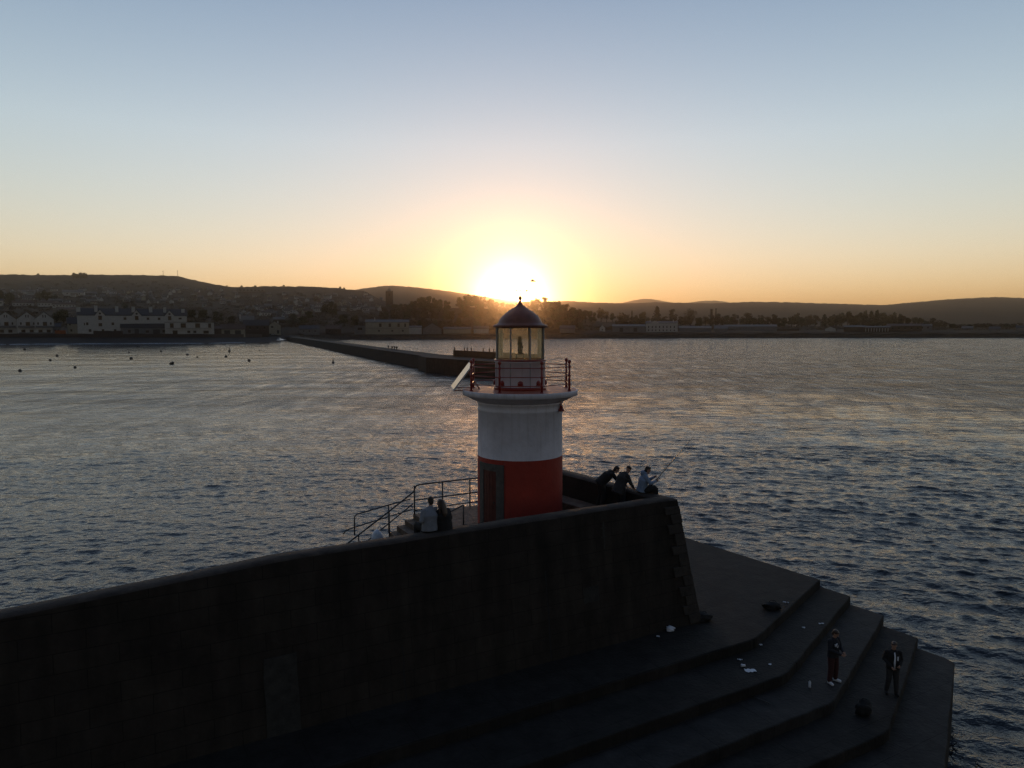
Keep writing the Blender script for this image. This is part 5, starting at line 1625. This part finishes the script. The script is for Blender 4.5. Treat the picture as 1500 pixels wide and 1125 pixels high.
# church tower
p, s, rz = spot(571.5, 449)
o = thing('church_tower', 'dark square church tower with a small cupola on the skyline', 'church', p, rz)
b = MB(); b.box((0, 0, 9.0), (10.4 * s, 10.4 * s, 36)); b.build('tower', M['house_brick'], o)
b = MB()
for sx_ in (-1, 1):
    for sy_ in (-1, 1): b.box((sx_ * 4.6 * s, sy_ * 4.6 * s, 27.7), (1.2 * s, 1.2 * s, 1.6))
b.build('pinnacle', M['house_brick'], o)
b = MB(); b.lathe([(3.4 * s, 26.9), (3.4 * s, 28.0), (3.0 * s, 29.6), (1.6 * s, 31.6), (0.5 * s, 33), (0.2 * s, 36), (0, 36.2)], n=12); b.build('cupola', M['pale_roof'], o)
b = MB(); b.box((0, -5.25 * s, 21), (2.4 * s, 0.3, 5)); b.build('belfry_window', M['window'], o)
# masts on the left hill, stacks on the right
for lab, px, rows_, base in (('thin radio mast on the hilltop, left of the pair', 243.5, 397.5, 406), ('taller thin radio mast on the hilltop, right of the pair', 264.5, 396.5, 408)):
    p, s, rz = spot(px, base)
    o = thing('radio_mast', lab, 'mast', p)
    hh = (base - rows_) * s
    b = MB(); b.tube([V(0, 0, -2), V(0, 0, hh)], [0.7, 0.35], 6); b.build('pole', M['lampmetal'], o)
    b = MB(); b.box((0, 0, hh * 0.85), (1.8, 1.8, 1.2)); b.build('aerial', M['lampmetal'], o)
for lab, px, rows_, wd_ in (('left factory stack with broader top behind the right shore trees', 1041, 453, 2.6), ('slim factory stack behind the right shore trees, right of the pair', 1047.3, 452, 1.4)):
    p, s, rz = spot(px, 478.5)
    o = thing('factory_stack', lab, 'stack', p)
    hh = (478.5 - rows_) * s
    b = MB(); b.lathe([(wd_ * s, -2), (wd_ * 0.62 * s, hh * 0.93), (wd_ * 0.8 * s, hh * 0.95), (wd_ * 0.8 * s, hh), (0, hh)], n=14); b.build('shaft', M['house_brick'], o)

def low_wall(name, label, pxs, row0, row1, m, dy=-2.0):
    o = thing(name, label, 'wall')
    b = MB(); vs, fs = [], []
    for px in pxs:
        p_, s_, _ = spot(px, row0)
        top = p_.z + (row0 - row1) * s_ + 0.2 * math.sin(px * 0.9)
        q_ = Vector((p_.x, p_.y, 0)) * ((p_.y + dy) / p_.y)
        for d_, zz in ((0.0, p_.z - 2.5), (0.0, top), (0.5, top), (0.5, p_.z - 2.5)):
            vs.append((q_.x, q_.y + d_, zz))
    for i in range(len(pxs) - 1):
        for j in range(4):
            fs.append((i * 4 + j, (i + 1) * 4 + j, (i + 1) * 4 + (j + 1) % 4, i * 4 + (j + 1) % 4))
    n_ = (len(pxs) - 1) * 4
    fs += [(3, 2, 1, 0), (n_, n_ + 1, n_ + 2, n_ + 3)]
    b.add(vs, fs); b.build('wall', m, o)
    return o
low_wall('promenade_wall', 'dark promenade wall along the beach in front of the left houses', [-30 + 6 * k for k in range(70)], 492.2, 489.6, M['house_brick'], -15)
low_wall('garden_wall', 'dark garden wall in front of the left part of the long terrace', [131 + 5 * k for k in range(11)], 491.2, 484.5, M['house_brick'], -12)
low_wall('garden_wall', 'low garden wall before the middle and right white gabled houses', [30 + 5 * k for k in range(11)], 491.2, 486.8, M['house_grey'], -11)
# parked cars by the slipway
def car(label, px, row, m, size=1.0):
    p, s, rz = spot(px, row)
    o = thing('parked_car', label, 'car', p + V(0, 0, 0.1), rz + random.uniform(-0.3, 0.3))
    pr = [(-2.1, 0.35), (-2.15, 0.8), (-1.6, 0.95), (-1.0, 1.45), (0.6, 1.5), (1.25, 1.0), (2.0, 0.85), (2.15, 0.6), (2.1, 0.35)]
    vs = [V(x, -0.85, zz) for x, zz in pr] + [V(x, 0.85, zz) for x, zz in pr]; n_ = len(pr)
    b = MB(); b.add(vs, [tuple(range(n_)), tuple(range(2 * n_ - 1, n_ - 1, -1))] + [(i, i + n_, (i + 1) % n_ + n_, (i + 1) % n_) for i in range(n_)]); b.build('body', m, o)
    b = MB(); b.add([V(-1.35, -0.87, 1.0), V(1.1, -0.87, 1.0), V(0.55, -0.87, 1.4), V(-0.95, -0.87, 1.38), V(-1.35, -0.84, 1.0), V(1.1, -0.84, 1.0), V(0.55, -0.84, 1.4), V(-0.95, -0.84, 1.38)],
                    [(0, 1, 2, 3), (7, 6, 5, 4), (0, 4, 5, 1), (1, 5, 6, 2), (2, 6, 7, 3), (3, 7, 4, 0)]); b.build('window', M['window'], o)
    for sx_ in (-1.35, 1.35):
        for sy_ in (-0.8, 0.8):
            b = MB(); b.tube([V(sx_, sy_ - 0.12, 0.33), V(sx_, sy_ + 0.12, 0.33)], 0.33, 12); b.build('wheel', M['rubber'], o)
car('dark car parked left of the pale car by the slipway', 365, 491.4, M['car_dark'])
car('pale car parked right of the garage block', 368.5, 491.9, M['car_pale'])
car('pale car parked before the dark storehouse', 382, 491.6, M['car_pale'])
car('dark car parked before the gable cottage', 392, 491.2, M['car_dark'])
car('pale car parked in front of the gable cottage door', 401, 490.8, M['car_pale'])

# sea wall on the far right shore
o = thing('shore_wall', 'long dark revetment wall along the whole far shore right of the harbour pier', 'sea wall')
vs, fs = [], []
cols = list(range(424, 2700, 8))
for px in cols:
    yw = shore(px)
    for dy, zz in ((-7, -0.6), (-4.5, 1.4), (-2.6, 4.0), (-2.4, 5.9 + 0.25 * math.sin(px * 0.13)), (0.6, 6.0), (0.7, -1)):
        Y = yw + dy + random.uniform(-0.25, 0.25)
        vs.append(((px - 750) / F * Y, Y, zz))
for i in range(len(cols) - 1):
    for j in range(5):
        fs.append((i * 6 + j, (i + 1) * 6 + j, (i + 1) * 6 + j + 1, i * 6 + j + 1))
b = MB(); b.add(vs, fs); b.build('revetment', mat('revetment_rock', (0.05, 0.042, 0.036), 0.9, 0.5, 0.25, bump=0.6, bscale=0.6), o)
# slipway at the pier root
p = [(( px - 750) / F * (shore(px) + dy), shore(px) + dy) for px, dy in ((405, 2), (436, -1), (438, 16), (408, 34))]
b = MB(); vs = [V(x, y, 1.0 if i < 2 else 3.6) for i, (x, y) in enumerate(p)] ; vs += [v - V(0, 0, 2.0) for v in vs]
b.add(vs, [(0, 1, 2, 3), (7, 6, 5, 4), (0, 4, 5, 1), (1, 5, 6, 2), (2, 6, 7, 3), (3, 7, 4, 0)])
tag(b.build('slipway', mat('wet_slipway', (0.12, 0.12, 0.12), 0.25, 0.3, 0.4)), kind='structure')

# small houses scattered on the hillside: too small to show parts
protos = {}
for key, wm, rm in (('white', 'house_white', 'slate'), ('cream', 'house_cream', 'tile'), ('grey', 'house_grey', 'pale_roof')):
    b = MB(); wall_body(b, 10, 8, 4.6, 3.2, 'x'); b.m = 1; gable_prism(b, 10, 8, 4.4, 7.8, 'x'); b.m = 0
    b.box((-3.5, 0, 8.0), (1.0, 1.0, 2.2))
    b.m = 2
    for k in (-3, 0, 3): b.box((k, -4.03, 2.6), (1.5, 0.1, 1.5))
    protos[key] = (b, [M[wm], M[rm], M['window']])
built = {}
zones = [('left of the two hilltop masts', 0, 240, 424, 446), ('between the hilltop masts and the white school', 240, 350, 424, 450), ('below the long white school', 350, 440, 431, 470), ('on the slope left of the church tower', 440, 560, 432, 462)]
for zi, (zn, xa, xb, ra, rb) in enumerate(zones):
    cnt = int((xb - xa) * 0.46)
    for i in range(cnt):
        px = random.uniform(xa, xb)
        row = ra + (rb - ra) * random.random() ** 0.9
        if row > interp(px, [(0, 446), (128, 446), (130, 446), (270, 446), (272, 466), (330, 468), (430, 474), (560, 466)]):
            continue
        key = random.choice(('white', 'white', 'cream', 'grey', 'grey'))
        p, s, rz = spot(px, row)
        loc = p + V(0, 0, 0.3)
        rzz = rz + random.choice((0, 0, 0, PI / 2)) + random.uniform(-0.5, 0.5)
        sc = random.uniform(0.6, 1.0)
        if key not in built:
            bb, ms = protos[key]
            o = bb.build('hillside_house', ms); built[key] = o
        else:
            o = built[key].copy(); COL.objects.link(o)
        o.location = loc; o.rotation_euler = (0, 0, rzz); o.scale = (sc * random.uniform(0.8, 1.5), sc, sc)
        tag(o, {'white': 'tiny white slate roofed house ', 'cream': 'tiny cream brown roofed house ', 'grey': 'tiny grey pale roofed house '}[key] + zn, 'house', f'tiny {key} houses ' + zn)

# ------------------------------------------------------------------ trees
def leaf_cloud(mb, centre, rad, n, size, rr):
    """n leaf-sized quads through the volume of an ellipsoid clump, denser at its skin"""
    for _ in range(n):
        d = Vector((rr.gauss(0, 1), rr.gauss(0, 1), rr.gauss(0, 1))).normalized()
        k = rr.random() ** 0.4
        p = Vector((centre[0] + d.x * rad[0] * k, centre[1] + d.y * rad[1] * k, centre[2] + d.z * rad[2] * k))
        a = Vector((rr.gauss(0, 1), rr.gauss(0, 1), rr.gauss(0, 1))).normalized()
        c = a.orthogonal().normalized()
        s = size * rr.uniform(0.5, 1.2)
        mb.add([p - a * s - c * s * 0.5, p + a * s * 0.2 - c * s * 0.7, p + a * s + c * s * 0.4, p - a * s * 0.2 + c * s * 0.7], [(0, 1, 2, 3)])


def make_tree(kind, seed):
    rr = random.Random(seed)
    trunk, crown = MB(), MB()
    if kind == 'round':
        trunk.tube([V(0, 0, -1), V(0.1, 0, 3), V(0, 0.1, 7)], [0.45, 0.33, 0.14], 8)
        for k in range(17):
            t = rr.uniform(0, 6.28); r_ = rr.uniform(0.8, 3.6); zz = rr.uniform(2.0, 10.2)
            r_ *= 1.0 - max(0, zz - 8) * 0.2
            c = (r_ * math.cos(t), r_ * math.sin(t), zz)
            trunk.tube([V(0, 0, rr.uniform(2, 5)), V(c[0] * 0.5, c[1] * 0.5, zz * 0.75), V(*c)], [0.16, 0.10, 0.04], 5)
            leaf_cloud(crown, c, (rr.uniform(1.4, 2.3), rr.uniform(1.4, 2.3), rr.uniform(1.1, 1.9)), 120, 0.46, rr)
    elif kind == 'bare':
        trunk.tube([V(0, 0, -1), V(0.1, 0, 3), V(0, 0.1, 8.5)], [0.42, 0.3, 0.10], 8)
        for k in range(24):
            t = rr.uniform(0, 6.28); r_ = rr.uniform(0.8, 4.2); zz = rr.uniform(3.2, 11)
            r_ *= 1.0 - max(0, zz - 8.5) * 0.2
            c = (r_ * math.cos(t), r_ * math.sin(t), zz)
            trunk.tube([V(0, 0, rr.uniform(2.5, 6)), V(c[0] * 0.55, c[1] * 0.55, zz * 0.8), V(*c)], [0.15, 0.10, 0.04], 5)
            leaf_cloud(crown, c, (rr.uniform(1.1, 1.9), rr.uniform(1.1, 1.9), rr.uniform(0.9, 1.6)), 70, 0.36, rr)
    else:
        trunk.tube([V(0, 0, -1), V(0, 0, 12)], [0.4, 0.06], 8)
        for k in range(26):
            zz = 1.2 + k * 0.42
            rad = (3.0 * (1 - (zz / 12.6)) ** 0.75 + 0.25) * rr.uniform(0.8, 1.1)
            t = k * 2.4
            leaf_cloud(crown, (rad * 0.45 * math.cos(t), rad * 0.45 * math.sin(t), zz), (rad * 0.7, rad * 0.7, 0.7), 55, 0.36, rr)
    return trunk, crown


TREE = {}
for kind, seeds, mm_ in (('round', (1, 2, 3), 'leaf1'), ('bare', (4, 5, 6), 'leaf2'), ('conifer', (7, 8), 'leaf3')):
    TREE[kind] = []
    for sd in seeds:
        tk, cr = make_tree(kind, sd)
        TREE[kind].append([tk, cr, M[mm_], None])


def tree(kind, px, top, base, wide, label, group=None):
    """tree standing on the land at row base, its top reaching row top, wide in pixels"""
    p, s, rz = spot(px, base)
    v = random.choice(TREE[kind])
    ht = (base - top) * s
    nom_h, nom_w = (11.6, 9.6) if kind != 'conifer' else (12.4, 6.2)
    sc = (wide * s / nom_w, wide * s / nom_w, ht / nom_h)
    if v[3] is None:
        o = thing(kind + '_tree' if kind != 'conifer' else 'conifer_tree', label, 'tree', p, random.uniform(0, 6), group)
        v[0].build('trunk', M['bark'], o); v[1].build('crown', v[2], o)
        o.scale = sc
        v[3] = o
    else:
        o = dup(v[3], p, random.uniform(0, 6), sc, label, group)
        if group is None and 'group' in o: del o['group']
    return o


random.seed(21)
# skyline of the mound beneath the sun
sky_l = [(606, 438, 13), (619, 434.5, 15), (631, 433.5, 13), (643, 435, 14), (655, 440, 11)]
sky_m = [(674, 434.5, 12), (685, 430.5, 15), (697, 432, 14), (708, 433.5, 14), (719, 437, 13), (728, 441, 12)]
sky_n = [(738, 442.5, 12), (748, 444, 13), (758, 443.5, 13), (768, 442, 12)]
sky_r = [(778, 438.5, 12), (787, 436.5, 13), (797, 436, 13), (806, 437, 13), (815, 436, 14), (823, 441, 11)]
for lst, lab, grp in ((sky_l, 'round tree on the skyline right of the church tower', 'skyline trees right of the church tower'), (sky_m, 'tall tree on the skyline just left of the sun', 'skyline trees left of the sun'),
                      (sky_n, 'low tree on the skyline directly under the sun', 'low skyline trees under the sun'), (sky_r, 'tall tree on the skyline just right of the sun', 'skyline trees right of the sun')):
    for px, top, wd_ in lst:
        base = interp(px, YC) + 1.5
        tree(random.choice(('round', 'bare', 'round')), px, top, base, wd_ * 1.15, lab, grp)
        tree(random.choice(('round', 'bare')), px + random.uniform(-6, 6), top + random.uniform(4, 8), base + 4, wd_, lab.replace('on the skyline', 'under the skyline').replace('directly ', ''), grp.replace('skyline', 'lower') )
for px in np.arange(534, 604, 7.5):
    tree(random.choice(('round', 'bare')), px, interp(px, [(534, 443), (560, 448), (604, 444)]) + random.uniform(-2, 2), interp(px, YC) + 8, 12, 'bushy tree around the foot of the church tower', 'trees around the church tower')
for px in np.arange(560, 862, 8):
    tree(random.choice(('round', 'bare')), px + random.uniform(-3, 3), 452 + random.uniform(-4, 6), 470, 14, 'dark tree on the wooded slope behind the lighthouse dome', 'trees on the slope behind the dome')
for px in np.arange(600, 862, 12):
    tree(random.choice(('round', 'bare')), px + random.uniform(-3, 3), 466 + random.uniform(-3, 4), 482, 13, 'low tree along the shore road behind the lighthouse', 'low trees along the shore road')
for px, top, wd_ in ((830, 446, 12), (838, 449, 11), (848, 453, 11), (857, 455, 11), (866, 455, 12), (880, 451.5, 13), (888, 455, 10), (897, 457.5, 8), (909, 456.5, 11), (918, 459, 10)):
    tree(random.choice(('round', 'bare')), px, top, 472, wd_ * 1.15, 'rounded tree in the row descending right of the sun', 'trees descending right of the sun')
tree('conifer', 925, 454.5, 474, 6, 'narrow dark tree left of the big conifer')
tree('round', 940, 452, 475, 16, 'broad round tree just left of the big conifer')
tree('conifer', 961.5, 448.5, 476, 17, 'tallest dark conifer on the right shore, above the classical house')
tree('bare', 984, 453, 475, 15, 'bare broad tree just right of the big conifer')
tree('bare', 1010, 452.5, 476, 22, 'widest bare tree between the big conifer and the factory stacks')
for px in np.arange(905, 1200, 9):
    tree(random.choice(('round', 'bare')), px + random.uniform(-3, 3), 463 + random.uniform(-3, 3), 479.5, 14, 'low tree in the hedge row behind the warehouses', 'hedge row behind the warehouses')
for px, top, wd_ in ((1073, 459.5, 16), (1093, 459, 18), (1112, 461, 14), (1135, 464, 12), (1168, 458, 14), (1185, 461, 14)):
    tree('bare', px, top, 478, wd_, 'bare crowned tree rising above the hedge row behind the warehouses', 'bare trees above the hedge row')
for px in np.arange(1206, 1318, 8.5):
    tree(random.choice(('round', 'round', 'conifer')), px, interp(px, [(1206, 458.5), (1230, 456), (1312, 455.5), (1318, 461)]) + random.uniform(-1.5, 2), 479, 15, 'tall tree in the dark wood on the right shore', 'tall wood on the right shore')
for px in np.arange(1320, 1520, 9):
    tree(random.choice(('round', 'bare')), px, interp(px, [(1320, 464), (1340, 463), (1372, 468), (1395, 474), (1520, 475)]) + random.uniform(-1.5, 1.5), 481.5, 13, 'low tree along the far right shore', 'low trees on the far right shore')
# the copse on the left hilltop
for px, wd_ in ((113, 7), (118, 9), (124, 9), (129.5, 7)):
    tree('round', px, 399 + abs(px - 121) * 0.12, 409, wd_, 'tree of the small copse on the left hilltop', 'copse on the left hilltop')
for px in (0, 4, 62, 335, 357, 377, 418, 500, 506):
    tree('round', px, interp(px, YC) - 2.2, interp(px, YC) + 1.0, 4.5, 'single bush on the bare crest of the left hills', 'bushes on the left crest')
# dark trees just above the town
for px, top, base, wd_ in ((4, 420, 446, 20), (18, 428, 448, 16), (62, 428, 441, 14), (72, 426, 441, 18), (84, 431, 442, 12), (185, 443, 458, 16), (86, 456, 474, 16), (96, 452, 476, 18), (478, 444, 462, 15), (488, 441, 463, 13), (455, 455, 470, 14),
                           (300, 452, 470, 16), (320, 456, 472, 16), (340, 460, 474, 14), (282, 450, 468, 16), (430, 458, 476, 18), (446, 462, 480, 14), (505, 460, 478, 16), (520, 458, 478, 16)):
    tree('round', px, top, base, wd_, 'dark rounded tree standing among the houses of the town', 'dark trees among the town houses')
# hedges and scrub on the hillside, beyond counting
rr = random.Random(5)
hed = MB()
for _ in range(1500):
    px = rr.uniform(-60, 600)
    row = interp(px, YC) + 10 + rr.random() ** 0.8 * (480 - interp(px, YC) - 10)
    p = land_pt(px, row)
    s = rr.uniform(1.5, 4.2)
    for k in range(rr.choice((1, 1, 2, 4))):
        leaf_cloud(hed, (p.x + k * s * 1.6, p.y + k * rr.uniform(-1, 1), p.z + s * 0.5), (s * 1.3, s, s * 0.9), 16, 0.9, rr)
for _ in range(900):
    px = rr.uniform(540, 1560)
    row = rr.uniform(470, 484) if px < 870 else rr.uniform(479, 484)
    p = land_pt(px, row)
    s = rr.uniform(1.0, 2.6)
    for k in range(rr.choice((1, 2, 5))):
        leaf_cloud(hed, (p.x + k * s * 1.6, p.y + k * rr.uniform(-1, 1), p.z + s * 0.5), (s * 1.3, s, s * 0.9), 14, 0.8, rr)
tag(hed.build('scrub', M['leaf2']), kind='stuff')
